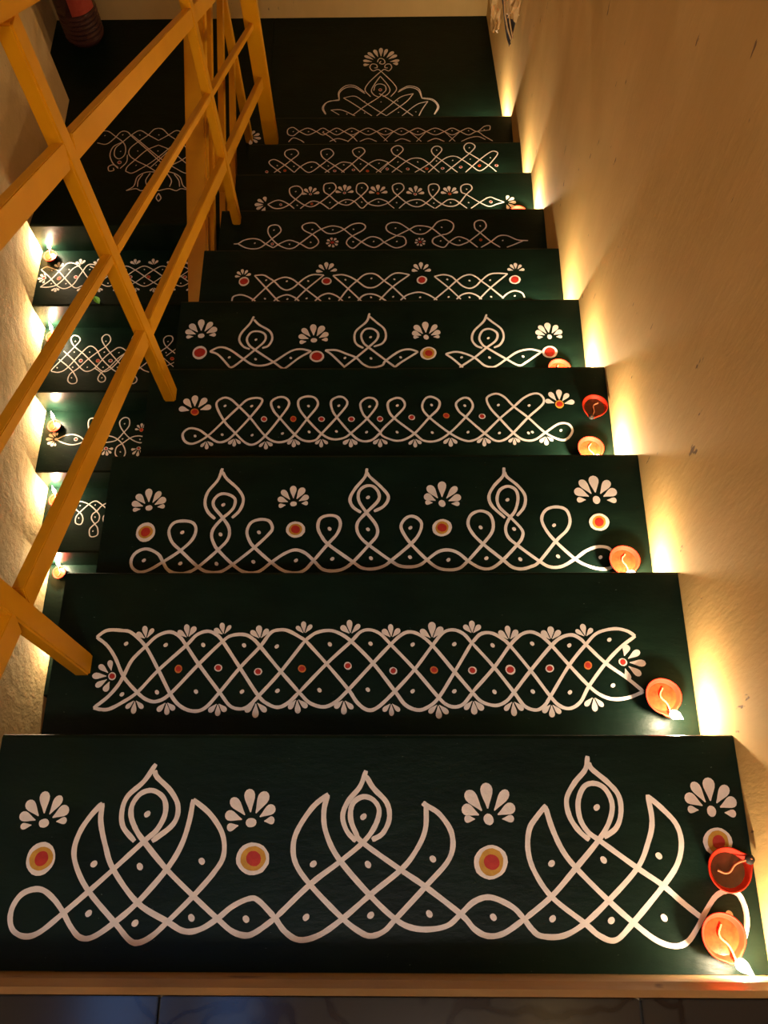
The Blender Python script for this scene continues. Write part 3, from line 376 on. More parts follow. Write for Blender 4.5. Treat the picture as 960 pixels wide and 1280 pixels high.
 '-0.4535,1.6388 -0.4399,1.64 -0.4229,1.6528 -0.3977,1.659 -0.3744,1.6537 -0.3556,1.638 -0.3318,1.623;-0.4398,1.6387 -0.4158,1.6237 -0.3901,1.619 -0.3676,1.6265 -0.3363,1.6585 -0.3122,1.6856 -0.3184,1.7073 -0.3341,1.7121 -0.3491,1.7043 -0.3504,1.6814 -0.3361,1.6553 -0.3145,1.6325 -0.2884,1.6195 -0.2683,1.6225 -0.2512,1.6384 -0.2143,1.6737 -0.1893,1.6931 -0.1589,1.7059 -0.1332,1.7024 -0.1175,1.6924 -0.0914,1.6662 -0.063,1.6433 -0.04,1.627 -0.0197,1.6224 0.0056,1.6414;-0.3318,1.623 -0.3074,1.6421 -0.2823,1.6516 -0.2512,1.6384 -0.2225,1.6202 -0.2025,1.6284 -0.1939,1.6444 -0.201,1.6606 -0.2143,1.6737 -0.2405,1.6903 -0.2464,1.7067 -0.2314,1.7178 -0.2082,1.7175 -0.1895,1.6964 -0.1684,1.6779 -0.1428,1.6777 -0.1175,1.6924 -0.0923,1.7119 -0.0666,1.7163 -0.0521,1.705 -0.0586,1.6887 -0.0914,1.6662 -0.1064,1.6501 -0.1071,1.634 -0.088,1.6191 -0.063,1.6433 -0.0353,1.6624 -0.0097,1.657 0.0056,1.6414;0.0056,1.6414 0.0396,1.6199 0.0675,1.6293 0.0726,1.6454 0.0651,1.6616 0.0447,1.6669 0.0167,1.6847 0.0125,1.7044 0.0269,1.7174 0.0526,1.7152 0.0832,1.6907 0.1034,1.6742 0.1289,1.674 0.1522,1.6947 0.1706,1.7194 0.1965,1.7271 0.2176,1.7124 0.216,1.6895 0.2003,1.6734 0.1797,1.6671 0.1566,1.6543 0.1562,1.635 0.1863,1.62 0.2045,1.641 0.2304,1.6602 0.2531,1.6535 0.2654,1.6437 0.2898,1.6192;0.0056,1.6414 0.0447,1.6669 0.0832,1.6907 0.1037,1.7036 0.1294,1.7034 0.1522,1.6947 0.1797,1.6671 0.2045,1.641 0.2295,1.628 0.2499,1.6342 0.2654,1.6437 0.2996,1.6758 0.3184,1.6984 0.3142,1.7195 0.299,1.7249 0.2843,1.7151 0.285,1.6922 0.2996,1.6758 0.3311,1.6412 0.3579,1.6192;0.2999,1.6191 0.3311,1.6412 0.355,1.6623 0.3804,1.664 0.4124,1.647 0.4436,1.6441;0.3781,1.6191 0.4014,1.6297 0.43,1.6443',
 '-0.3889,1.6409 -0.333,1.6911 -0.2826,1.6355 -0.2182,1.6427 -0.215,1.6926 -0.1518,1.6908 -0.0883,1.6922 -0.0885,1.6435 -0.0259,1.6443 0.0407,1.6956 0.1164,1.6891 0.1825,1.6977 0.0447,1.6437 0.1782,1.6445 0.2361,1.6459 0.3007,1.7019 0.3668,1.6448',
 '-0.3351,1.6372,0.0051 0.3,1.6479,0.0051',
 '',
 '',
 '-0.152,1.6421,0.0194 0.1158,1.6418,0.0168'),
'T9': (
 '-0.3752,2.2232 -0.4155,2.2619 -0.4181,2.2801 -0.3976,2.2857 -0.3605,2.2577 -0.3261,2.2234;-0.3997,2.2235 -0.3607,2.2613 -0.3372,2.2865 -0.3153,2.3119 -0.3228,2.3319 -0.3423,2.3366 -0.3623,2.3272 -0.3628,2.3051 -0.3369,2.2792 -0.3055,2.2499 -0.2717,2.2229 -0.232,2.2563 -0.2081,2.2815 -0.1859,2.3105 -0.1959,2.3327 -0.2125,2.3366 -0.2315,2.3257 -0.2279,2.3 -0.208,2.2779 -0.1772,2.2522 -0.1438,2.2215;-0.3261,2.2234 -0.3055,2.2499 -0.2763,2.2713 -0.2516,2.2711 -0.2319,2.2527 -0.1982,2.2221;-0.2145,2.2223 -0.1773,2.2558 -0.1531,2.2715 -0.1284,2.2683 -0.1174,2.2624 -0.0895,2.226;-0.1547,2.2217 -0.1174,2.2624 -0.0933,2.2912 -0.0717,2.3203 -0.0802,2.3389 -0.0968,2.3413 -0.1159,2.3282 -0.11,2.3061 -0.0933,2.2912 -0.0573,2.2618 -0.0107,2.2202;-0.0895,2.2224 -0.0573,2.2618 -0.0302,2.2796 -0.0083,2.2794 0.0147,2.2683;-0.0297,2.2204 0.0147,2.2683;0.0133,2.2622 0.0649,2.2199;0.0133,2.2622 0.045,2.2965 0.0683,2.3272 0.0597,2.3468 0.0422,2.3485 0.0259,2.3316 0.0335,2.3082 0.0508,2.2964 0.0796,2.273 0.1479,2.219;-0.0153,2.2245 0.0133,2.2622;0.0277,2.2202 0.0796,2.273 0.1085,2.2881 0.1373,2.2839 0.1629,2.2607 0.1993,2.2185;0.1107,2.2194 0.1629,2.2607 0.1894,2.2949 0.2103,2.3257 0.202,2.3437 0.1846,2.3438 0.1727,2.3261 0.1809,2.3027 0.2092,2.2755 0.265,2.2178;0.1593,2.2189 0.2092,2.2755 0.2385,2.2944 0.2616,2.2942 0.2841,2.2785 0.3175,2.2476 0.3453,2.2245 0.3778,2.2508 0.4117,2.3003 0.4096,2.3157 0.3894,2.316 0.3474,2.2779 0.2936,2.2175;0.2222,2.2182 0.2812,2.2786 0.3111,2.3091 0.3325,2.3399 0.3216,2.358 0.3041,2.3582 0.2919,2.3403 0.2998,2.3169 0.3195,2.3012 0.3778,2.2508 0.405,2.2201',
 '-0.34,2.3107 -0.2101,2.3093 -0.0921,2.3206 -0.3894,2.2565 -0.3285,2.2523 -0.2644,2.248 -0.2035,2.2531 -0.1473,2.2576 -0.0863,2.2613 -0.0191,2.2635 0.048,2.3274 0.1918,2.3259 0.3115,2.3362 0.0496,2.2695 0.1216,2.2688 0.1901,2.2726 0.2489,2.2751 0.313,2.2805 0.3863,2.2867',
 '-0.4261,2.2273,0.006 -0.3604,2.2324,0.006 -0.1794,2.2291,0.006 -0.1114,2.2334,0.006 -0.0607,2.2272,0.006 0.0105,2.2363,0.0063 0.0851,2.2356,0.0064 0.1539,2.2364,0.0063 0.2112,2.2373,0.0063 0.2772,2.2427,0.0063 0.3451,2.2488,0.0063 0.407,2.249,0.0063',
 '',
 '',
 ''),
'T8': (
 '-0.3856,1.9315 -0.3604,1.9475 -0.3403,1.9473 -0.3144,1.9308 -0.2961,1.9126;-0.3856,1.9315 -0.3637,1.9151 -0.3387,1.9149 -0.3144,1.9296 -0.2929,1.9534 -0.2715,1.9827 -0.28,2.0059 -0.2979,2.0107 -0.3151,1.9996 -0.3114,1.9732 -0.2902,1.9501 -0.2617,1.9271 -0.2364,1.9204 -0.2095,1.9396 -0.1803,1.9687 -0.1594,1.9981 -0.1666,2.02 -0.1819,2.0228 -0.1994,2.015 -0.1984,1.9853 -0.1803,1.9687 -0.1493,1.9358 -0.1191,1.9258 -0.0969,1.9418 -0.0722,1.9676 -0.0524,1.997 -0.0602,2.0169 -0.0729,2.0217 -0.088,2.0139 -0.09,1.9842 -0.0746,1.9644 -0.0492,1.9316 -0.0191,1.9216 0.0058,1.9278 0.0168,1.9355;-0.2761,1.9124 -0.2617,1.9271 -0.2373,1.9444 -0.2094,1.9363 -0.1786,1.9095;-0.1761,1.9102 -0.1493,1.9358 -0.1246,1.9499 -0.0969,1.9418 -0.0714,1.9124 -0.0492,1.9348 -0.0193,1.9521 0.0058,1.9441 0.0168,1.9355;0.0155,1.9328 0.0365,1.9108;0.0155,1.9328 0.0472,1.9669 0.0685,1.9944 0.0633,2.0154 0.0473,2.019 0.0313,2.0087 0.034,1.9843 0.0472,1.9669 0.0761,1.9357 0.1023,1.9184 0.1286,1.9215 0.1634,1.9554 0.1863,1.9898 0.1831,2.0107 0.1672,2.0157 0.1527,2.0075 0.1533,1.9797 0.1661,1.9554 0.1945,1.9277 0.2231,1.9172 0.2497,1.9272 0.2774,1.9681 0.2967,1.9921 0.2921,2.0096 0.2762,2.0132 0.261,2.0029 0.2618,1.9786 0.2774,1.9681 0.3209,1.9334 0.3517,1.916 0.3784,1.926 0.4024,1.9339;0.0523,1.9107 0.0761,1.9357 0.1026,1.9471 0.1263,1.9455 0.1471,1.9282 0.1705,1.9096;0.1731,1.9095 0.1945,1.9277 0.216,1.946 0.2371,1.9458 0.2551,1.9306 0.278,1.9086;0.2911,1.9084 0.3209,1.9334 0.3534,1.9557 0.3767,1.9465 0.4024,1.9339',
 '-0.2943,1.9862 -0.1812,1.9996 -0.0726,2.0005 -0.2866,1.9261 -0.1779,1.9373 -0.1253,1.9382 -0.0718,1.9383 -0.0157,1.9378 0.0462,1.9932 0.1662,1.9893 0.2792,1.9909 0.0445,1.9346 0.1114,1.9333 0.1683,1.9314 0.2241,1.9329 0.284,1.9323',
 '-0.3419,1.9298,0.005 -0.2383,1.9321,0.005 -0.2444,1.9745,0.0051 -0.1302,1.9787,0.0051 -0.018,1.9756,0.005 0.3578,1.9351,0.0058 0.1065,1.9711,0.0059 0.2219,1.9714,0.0059',
 '-0.2443,1.9726,-0.2457,2.0088,5 -0.1302,1.978,-0.131,2.0157,5 -0.018,1.975,-0.0172,2.0132,5 -0.3896,1.9316,-0.4298,1.9319,5 0.1065,1.9698,0.1085,2.0079,5 0.2219,1.9707,0.2213,2.0068,5 0.4066,1.9339,0.4428,1.9336,5',
 '',
 ''),
'T10': (
 '-0.3383,2.5864 -0.3632,2.6087 -0.3837,2.5986 -0.3825,2.5727 -0.3612,2.5647 -0.3383,2.5864 -0.3056,2.6041 -0.2714,2.5856 -0.2446,2.5673 -0.219,2.585 -0.1908,2.6028 -0.1617,2.5844 -0.1304,2.566 -0.0998,2.5837 -0.0666,2.6014 -0.0331,2.5829 0.0003,2.5645 0.0335,2.5821 0.0645,2.5999 0.0953,2.5814 0.1284,2.5631 0.1618,2.5807 0.1978,2.5983 0.2331,2.5799 0.2634,2.5615 0.2947,2.5792 0.3286,2.5968 0.3611,2.5784 0.3907,2.6052 0.4127,2.6075 0.4118,2.5868;0.3611,2.5784 0.4118,2.5868;-0.3383,2.5864 -0.3041,2.568 -0.2714,2.5856 -0.2458,2.6034 -0.219,2.585 -0.1899,2.5667 -0.1617,2.5844 -0.1311,2.6021 -0.0998,2.5837 -0.0662,2.5653 -0.0331,2.5829 0.0001,2.6006 0.0335,2.5821 0.0643,2.5638 0.0953,2.5814 0.1288,2.5991 0.1618,2.5807 0.1971,2.5623 0.2331,2.5799 0.2644,2.5976 0.2947,2.5792 0.3273,2.5608 0.3611,2.5784 0.3885,2.5537 0.4204,2.5278;-0.3786,2.5316 -0.3606,2.5532 -0.3315,2.5401 -0.3168,2.5271;-0.2474,2.5815 -0.2182,2.558 -0.1918,2.5296;-0.2174,2.5324 -0.1846,2.5474 -0.1416,2.5316;-0.1617,2.5844 -0.1279,2.557 -0.1085,2.5312;-0.0998,2.5837 -0.1371,2.5417 -0.1463,2.5291;-0.0331,2.5829 0.0098,2.5299;0.0335,2.5821 -0.0044,2.5326;-0.099,2.5311 -0.066,2.546 -0.0327,2.5303;0.0382,2.5296 0.0666,2.5433 0.0996,2.5289;0.0953,2.5814 0.1421,2.5284;0.1618,2.5807 0.1232,2.5286;0.1657,2.5281 0.1991,2.5431 0.2318,2.5274;0.2331,2.5799 0.2743,2.5269;0.2947,2.5792 0.2507,2.5272;0.2978,2.5267 0.3315,2.5454 0.3648,2.5514 0.3925,2.5358',
 '-0.3621,2.5854 -0.3019,2.5847 -0.2428,2.584 -0.1922,2.5847 -0.1312,2.584 -0.0665,2.5846 0.0021,2.5838 0.0639,2.5831 0.1286,2.5798 0.1951,2.5816 0.2635,2.5834 0.3281,2.5826 0.3899,2.5871',
 '',
 '-0.5305,2.5576,-0.4867,2.5503,5',
 '',
 ''),
'LAND': (
 '-0.0373,3.1532 -0.0321,3.171 -0.0216,3.1769 -0.0089,3.1677 -0.0046,3.1498 -0.0151,3.141 -0.0278,3.1471 -0.0215,3.1589;-0.0212,3.0967 -0.0349,3.1087 -0.0557,3.1001 -0.0695,3.121 -0.0614,3.1416 -0.0424,3.1384 -0.0381,3.1206 -0.0506,3.1178;-0.0212,3.0967 -0.0066,3.1083 0.0123,3.0992 0.0248,3.1197 0.0174,3.1406 -0.0004,3.1378 -0.0045,3.1201 0.008,3.117;-0.0212,3.0967 -0.045,3.0677 -0.0758,3.0244 -0.0888,2.9842 -0.0647,2.9452;-0.0212,3.0967 0.0019,3.0671 0.0331,3.023 0.0455,2.9868 0.0207,2.9442;-0.0242,3.0674 -0.0498,3.0168 -0.0619,2.9809 -0.0493,2.955 -0.0286,2.9419;-0.0242,3.0674 0.0072,3.0161 0.0176,2.9828 0.0073,2.9586 -0.0132,2.9446;-0.0516,2.9808 -0.0446,3.0124 -0.0239,3.0208 -0.0031,3.009 0.0001,2.983 -0.0133,2.9631 -0.0337,2.9377 -0.0897,2.8889 -0.1399,2.8377;-0.0287,2.9633 -0.0081,2.9488 0.0331,2.9114 0.1143,2.8319;-0.0886,2.9641 -0.1325,3.0005 -0.1688,3.001 -0.1971,2.9712 -0.198,2.9255;-0.0907,2.9727 -0.1327,3.0107 -0.1721,3.0112 -0.2013,2.9741 -0.198,2.9255;-0.198,2.9255 -0.2441,2.919 -0.2636,2.8839 -0.2521,2.8446;-0.2002,2.9298 -0.2491,2.9148 -0.2686,2.8812 -0.2542,2.8446;0.0517,2.9709 0.0952,2.9976 0.1363,2.9827 0.1542,2.9325;0.0558,2.9795 0.0973,3.0063 0.1405,2.9899 0.1542,2.9325;0.1542,2.9325 0.1971,2.9207 0.2189,2.8851 0.2037,2.8391;0.1563,2.9368 0.2013,2.9249 0.224,2.8836 0.2057,2.8391;-0.1809,2.9395 -0.1316,2.9489 -0.09,2.9129 -0.0384,2.8672 0.0025,2.8332;-0.1809,2.9395 -0.1412,2.9078 -0.0585,2.8339;-0.2324,2.8695 -0.1864,2.869 -0.1297,2.8348;-0.2324,2.8695 -0.196,2.8411;0.1175,2.9615 0.0639,2.9422 0.0126,2.8876 -0.0381,2.8337;0.1175,2.9615 0.0843,2.9107 0.0025,2.8332;0.1786,2.9152 0.1302,2.896 0.0686,2.8324;0.1786,2.9152 0.1554,2.8718 0.1396,2.8316;-1.2043,2.7246 -1.1931,2.7556 -1.1626,2.7583 -1.128,2.7289 -1.0934,2.6976 -1.0781,2.6667 -1.0769,2.6261 -1.0969,2.6042 -1.1181,2.6215 -1.1195,2.6621 -1.0934,2.6976 -1.06,2.7385 -1.028,2.761 -0.9905,2.7356 -0.9448,2.7042;-0.6898,2.7188 -0.7076,2.75 -0.7386,2.7535 -0.7669,2.7248 -0.7947,2.6943 -0.8034,2.6637 -0.7958,2.6231 -0.7711,2.6007 -0.7537,2.6176 -0.761,2.6582 -0.7947,2.6943 -0.8369,2.7359 -0.8738,2.7592 -0.9059,2.7347 -0.9448,2.7042;-1.2001,2.6937 -1.1608,2.686 -1.1305,2.7186 -1.1082,2.7546 -1.0812,2.7543 -1.0543,2.7229 -0.9891,2.6556 -0.9373,2.5994 -0.8948,2.554;-0.6873,2.688 -0.7249,2.6812 -0.7621,2.7145 -0.7922,2.751 -0.8191,2.7513 -0.8393,2.7205 -0.89,2.6545 -0.9298,2.5994 -0.9626,2.5547;-0.9905,2.7356 -1.025,2.702 -1.0584,2.6614 -1.0579,2.6259 -1.0277,2.5954 -0.9788,2.5649 -0.9361,2.5326;-0.9059,2.7347 -0.8641,2.7002 -0.8219,2.6588 -0.8148,2.6233 -0.8384,2.5934 -0.8807,2.5638 -0.9166,2.5324;-0.9905,2.7356 -0.9708,2.7666 -0.9523,2.7736;-0.9059,2.7347 -0.9322,2.7661 -0.9523,2.7736;-1.062,2.5359 -1.0575,2.5607 -1.0283,2.6004 -0.9885,2.6505 -0.9421,2.6785;-0.7913,2.5331 -0.8011,2.558 -0.8389,2.5984 -0.8895,2.6494 -0.9421,2.6785;-1.062,2.5359 -1.0345,2.5257 -0.9998,2.5502 -0.9654,2.5797 -0.9249,2.6245 -0.8845,2.6748 -0.8367,2.7339;-0.7913,2.5331 -0.8166,2.5235 -0.8566,2.5487 -0.8974,2.579 -0.9477,2.6247 -0.9991,2.6761 -1.0598,2.7364;-1.0934,2.6976 -1.1285,2.6724 -1.1378,2.6268 -1.1205,2.5813 -1.0947,2.5561;-0.7947,2.6943 -0.7543,2.6683 -0.7351,2.6224 -0.7426,2.5773 -0.763,2.5527;-1.094,2.5511 -1.1155,2.5713 -1.1353,2.5615 -1.1301,2.5386 -1.1116,2.5414 -1.1148,2.5543;-0.7626,2.5477 -0.7455,2.5674 -0.7236,2.5572 -0.7239,2.5344 -0.7429,2.5376 -0.7425,2.5505;-1.0655,2.626 -1.0644,2.5857 -1.0865,2.5511;-0.8072,2.6232 -0.7997,2.5829 -0.7701,2.5478;-0.926,2.5296 -0.9749,2.5301 -1.0096,2.5058 -1.0188,2.457 -1.047,2.432;-0.926,2.5296 -0.8772,2.5291 -0.8372,2.504 -0.8176,2.455 -0.7839,2.4294;-1.047,2.432 -1.0096,2.4423 -0.986,2.4314 -0.9575,2.4418 -0.9154,2.4307;-0.7839,2.4294 -0.8236,2.4405 -0.8448,2.43 -0.8756,2.441 -0.9154,2.4307;-0.9888,2.5203 -1.0036,2.4861 -1.0033,2.4519;-0.8612,2.519 -0.839,2.4844 -0.832,2.4503;-0.9593,2.525 -0.9736,2.4858 -0.9623,2.4515;-0.8917,2.5243 -0.8689,2.4847 -0.8729,2.4507;-0.9139,2.4172 -0.921,2.3932 -0.9093,2.374;-0.9139,2.4172 -0.9017,2.3931 -0.9093,2.374',
 '-0.09,2.9171 -0.0202,2.9134 0.0505,2.9182 -0.0892,2.8496 -0.0199,2.8488 0.0534,2.8521 -0.1635,2.8449 0.1267,2.854 -1.1725,2.7335 -1.0983,2.7368 -1.0265,2.735 -0.9466,2.7351 -0.8658,2.7332 -1.0959,2.6445 -1.0245,2.6458 -0.9407,2.6449 -1.0221,2.5673 -0.9399,2.5674 -0.7833,2.6351',
 '-0.0237,2.9848,0.0083 -1.0929,2.584,0.0091 -0.7708,2.5806,0.0091',
 '-0.0215,3.1485,-0.0219,3.2432,11',
 '',
 ''),
'L1': (
 '-1.4027,2.1593 -1.3819,2.1734 -1.3494,2.1617 -1.3282,2.1492 -1.2912,2.1064 -1.2511,2.0668 -1.2223,2.0778;-1.4027,2.1593 -1.3667,2.1258 -1.325,2.0785 -1.2923,2.0633 -1.261,2.0827 -1.238,2.1343 -1.2141,2.1817 -1.1795,2.1814;-1.3923,2.0715 -1.3561,2.1069 -1.3282,2.1492 -1.3033,2.1872 -1.2771,2.1918 -1.2473,2.1724 -1.2048,2.1152;-1.3923,2.0715 -1.358,2.0713 -1.3257,2.0832 -1.2971,2.1206 -1.2728,2.1631 -1.2449,2.1819;-1.2056,2.1759 -1.166,2.1556 -1.1244,2.124 -1.083,2.0926 -1.0441,2.0727 -1.01,2.0921 -0.9763,2.1229 -0.9424,2.1538 -0.9078,2.1736 -0.869,2.1533 -0.8285,2.1217 -0.7884,2.0904 -0.7502,2.0706 -0.7156,2.0899 -0.681,2.1206 -0.6461,2.1515 -0.6109,2.1712;-1.1985,2.1245 -1.1576,2.0932 -1.1177,2.0732 -1.083,2.0926 -1.0503,2.1234 -1.0174,2.1544 -0.9822,2.1741 -0.9424,2.1538 -0.9024,2.1223 -0.8627,2.091 -0.8236,2.0711 -0.7884,2.0904 -0.7547,2.1212 -0.7209,2.1521 -0.6851,2.1718 -0.6461,2.1515 -0.6072,2.1201;-1.1914,2.0738 -1.1576,2.0932 -1.1244,2.124 -1.0909,2.155 -1.0566,2.1747 -1.0174,2.1544 -0.9763,2.1229 -0.9356,2.0915 -0.8971,2.0716 -0.8627,2.091 -0.8285,2.1217 -0.7942,2.1527 -0.7593,2.1724 -0.7209,2.1521 -0.681,2.1206 -0.6413,2.0893 -0.6036,2.0695;-1.1985,2.1245 -1.166,2.1556 -1.1311,2.1753 -1.0909,2.155 -1.0503,2.1234 -1.01,2.0921 -0.9706,2.0722 -0.9356,2.0915 -0.9024,2.1223 -0.869,2.1533 -0.8335,2.173 -0.7942,2.1527 -0.7547,2.1212 -0.7156,2.0899 -0.6769,2.07 -0.6413,2.0893 -0.6072,2.1201',
 '-1.2031,2.1578 -1.1935,2.0888 -1.1287,2.1572 -1.1197,2.0882 -1.0544,2.1566 -1.0459,2.0877 -0.9801,2.156 -0.9723,2.0871 -0.9059,2.1555 -0.8986,2.0866 -0.8318,2.1549 -0.8251,2.086 -0.7577,2.1543 -0.7515,2.0855 -0.6836,2.1537 -0.6781,2.0849 -0.6096,2.1532 -0.6047,2.0844 -1.3581,2.1542 -1.2875,2.1584 -1.3493,2.088 -1.2899,2.0876',
 '-1.2551,2.1203,0.0084 -1.181,2.1197,0.0084 -1.107,2.1191,0.0084 -1.033,2.1186,0.0084 -0.959,2.118,0.0084 -0.8852,2.1175,0.0084 -0.8113,2.1169,0.0084 -0.7376,2.1163,0.0084 -0.6639,2.1158,0.0084 -1.3843,2.1165,0.0092 -1.3221,2.1142,0.0092',
 '-1.2433,2.1819,-1.2493,2.2127,3 -1.227,2.0685,-1.2236,2.0443,3 -1.1687,2.1813,-1.1744,2.2121,3 -1.1534,2.0679,-1.1501,2.0437,3 -1.0942,2.1807,-1.0996,2.2115,3 -1.0798,2.0674,-1.0768,2.0432,3 -1.0197,2.1802,-1.0249,2.2109,3 -1.0063,2.0668,-1.0034,2.0427,3 -0.9453,2.1796,-0.9502,2.2103,3 -0.9328,2.0663,-0.9302,2.0421,3 -0.8709,2.179,-0.8755,2.2097,3 -0.8594,2.0658,-0.8569,2.0416,3 -0.7966,2.1784,-0.8009,2.2091,3 -0.786,2.0652,-0.7838,2.0411,3 -0.7223,2.1778,-0.7264,2.2085,3 -0.7127,2.0647,-0.7106,2.0406,3 -0.6481,2.1772,-0.6519,2.2079,3 -0.6394,2.0642,-0.6376,2.04,3 -1.3312,2.1683,-1.3356,2.197,3 -1.3289,2.0692,-1.3266,2.045,3 -1.3767,2.1165,-1.4092,2.1148,5',
 '',
 ''),
'L2': (
 '-1.3515,1.7677 -1.35,1.7794 -1.312,1.8339 -1.2763,1.885 -1.2574,1.9169 -1.267,1.937 -1.2878,1.9411 -1.295,1.9211 -1.2768,1.889 -1.231,1.8491 -1.1846,1.8018 -1.1434,1.7666 -1.1181,1.7742 -1.0923,1.8052 -1.0622,1.8561 -1.0384,1.8797 -1.0041,1.8715 -0.9721,1.8241 -0.9338,1.7771 -0.9066,1.7692;-1.3515,1.7677 -1.3212,1.7637 -1.291,1.7829 -1.2422,1.8571 -1.2132,1.8887 -1.1843,1.8726 -1.1507,1.8212 -1.0907,1.7663 -1.0582,1.77 -1.0294,1.8049 -0.9956,1.8557;-1.3168,1.8654 -1.2703,1.8218 -1.2309,1.7787 -1.2062,1.767 -1.1786,1.7823 -1.1457,1.8329 -1.1165,1.8643 -1.092,1.8816 -1.0636,1.8679 -1.0247,1.8205 -0.9865,1.7774 -0.9551,1.7617;-1.3307,1.8261 -1.2928,1.7946 -1.2656,1.7673 -1.244,1.7325 -1.2445,1.7133 -1.2636,1.7096 -1.2791,1.725 -1.2738,1.7557 -1.2447,1.7827 -1.2111,1.8254 -1.176,1.8607 -1.1463,1.8883 -1.1312,1.9161 -1.1397,1.9402 -1.1571,1.9444 -1.1679,1.9243 -1.1497,1.8883 -1.0981,1.8248 -1.0601,1.7856;-1.1786,1.7823 -1.1566,1.7667 -1.13,1.7396 -1.1307,1.7204 -1.1466,1.7166 -1.1585,1.732 -1.149,1.7589 -1.1196,1.7859 -1.0858,1.8326 -1.0498,1.8639 -1.0226,1.8875 -1.0092,1.9154 -1.0185,1.9379 -1.0357,1.9412 -1.0432,1.9196 -1.026,1.8875 -0.9805,1.8398 -0.9214,1.7848;-1.053,1.7816 -1.0309,1.7622 -1.0027,1.735 -1.0024,1.7159 -1.0178,1.7083 -1.0319,1.7275 -1.0234,1.7544 -0.9879,1.7891 -0.9166,1.8631 -0.8953,1.8828 -0.8752,1.9145 -0.8806,1.9346 -0.9009,1.9363 -0.9125,1.9188 -0.8991,1.8868 -0.8481,1.843;-0.9141,1.8395 -0.8518,1.7805;-0.9325,1.7655 -0.8454,1.8155;-0.8941,1.8393 -0.8516,1.8786',
 '-1.2756,1.913 -1.1495,1.9122 -1.2725,1.8597 -1.2091,1.8593 -1.1491,1.8589 -1.0888,1.8562 -1.331,1.7847 -1.2684,1.7867 -1.2089,1.7864 -1.1447,1.786 -1.0865,1.7857 -1.2656,1.7364 -1.1426,1.7358 -0.8934,1.9091 -0.8958,1.8551',
 '-1.2398,1.8178,0.0087 -1.1701,1.8174,0.0086 -1.1184,1.8171,0.0087 -1.0445,1.8206,0.0087 -0.8682,1.8258,0.0086',
 '',
 '',
 ''),
'L3': (
 '-1.3491,1.5358 -1.3152,1.5549 -1.2819,1.5593 -1.252,1.5482 -1.2328,1.5322 -1.2075,1.513 -1.1802,1.5192 -1.1412,1.5222 -1.1029,1.5317 -1.0787,1.5636 -1.0575,1.599 -1.0615,1.6315 -1.0822,1.6381 -1.0981,1.6186 -1.0872,1.5862 -1.0509,1.5442 -1.0116,1.5217 -0.9823,1.5216;-1.3491,1.5358 -1.3156,1.5197 -1.2806,1.512 -1.2479,1.5195 -1.2328,1.5322 -1.2024,1.5577 -1.187,1.5898 -1.1885,1.6223 -1.2046,1.6354 -1.2241,1.6322 -1.2278,1.6094 -1.2164,1.577 -1.1837,1.5448 -1.1619,1.5511 -1.1338,1.5523 -1.1041,1.5412 -1.0756,1.5156 -1.0583,1.4807 -1.0625,1.4556 -1.0817,1.4525 -1.0977,1.4683 -1.0961,1.4998 -1.0731,1.5188 -1.0424,1.5442 -1.0151,1.5518 -0.9852,1.5472',
 '-1.0769,1.6088 -1.0766,1.5379 -1.0781,1.4777 -1.0047,1.5351',
 '-1.2685,1.5374,0.0085 -1.0042,1.5794,0.0085 -1.1391,1.4937,0.0084 -1.0056,1.4944,0.0084',
 '-1.3494,1.5377,-1.392,1.5392,7 -1.0042,1.5794,-1.0079,1.6118,5 -1.0056,1.4944,-1.007,1.4585,5 -1.1391,1.4937,-1.1303,1.4609,5',
 '',
 ''),
'L4': (
 '-1.301,1.3216 -1.2692,1.3257 -1.2555,1.3236 -1.2311,1.3131 -1.201,1.288 -1.1806,1.2632 -1.181,1.2385 -1.1942,1.2242 -1.2118,1.2018 -1.2078,1.1734 -1.1939,1.1673 -1.1765,1.1774 -1.1804,1.2058 -1.1942,1.2242 -1.2105,1.2468 -1.2096,1.2674 -1.1929,1.2839 -1.1734,1.3088 -1.1378,1.3275;-1.308,1.3175 -1.2768,1.2862 -1.2551,1.2675 -1.2465,1.2469 -1.2492,1.2264 -1.2599,1.2223 -1.2743,1.2305 -1.2761,1.2552 -1.2639,1.2758 -1.2311,1.3131 -1.2065,1.3276 -1.1841,1.3171 -1.1392,1.2796;-1.1326,1.2879 -1.1597,1.2631 -1.1632,1.2467 -1.1554,1.2302 -1.1403,1.2302',
 '-1.204,1.3097 -1.2665,1.3069 -1.2641,1.251 -1.1973,1.255 -1.1973,1.1924 -1.1429,1.3087 -1.1451,1.2528',
 '',
 '',
 '',
 ''),
'L5': (
 '-1.3153,1.0544 -1.3273,1.0443 -1.3287,1.0281 -1.3208,1.014 -1.2975,1.012 -1.2775,1.0321',
 '',
 '',
 '',
 '',
 ''),
}

WIDTH = dict(T1=.0067, T2=.0054, T3=.0058, T4=.0050, T5=.0054, T6=.0046, T7=.0042, T8=.0042, T9=.0042, T10=.0042, LAND=.0044, L1=.0046, L2=.0046, L3=.0050, L4=.0048, L5=.0048)
for st, q in KOLAM.items():
    d = unpack(*q)
    if st == 'LAND':       # two drawings, one on either slab
        for nm, ok in (('LAND', lambda x: x > XL+.02), ('LANDB', lambda x: x <= XL+.02)):
            dd = {k: [e for e in v if ok(e[0][0] if k == 'lines' else e[0])] for k, v in d.items()}
            kolam(nm, dd, WIDTH[st])
    else: kolam(st, d, WIDTH[st])

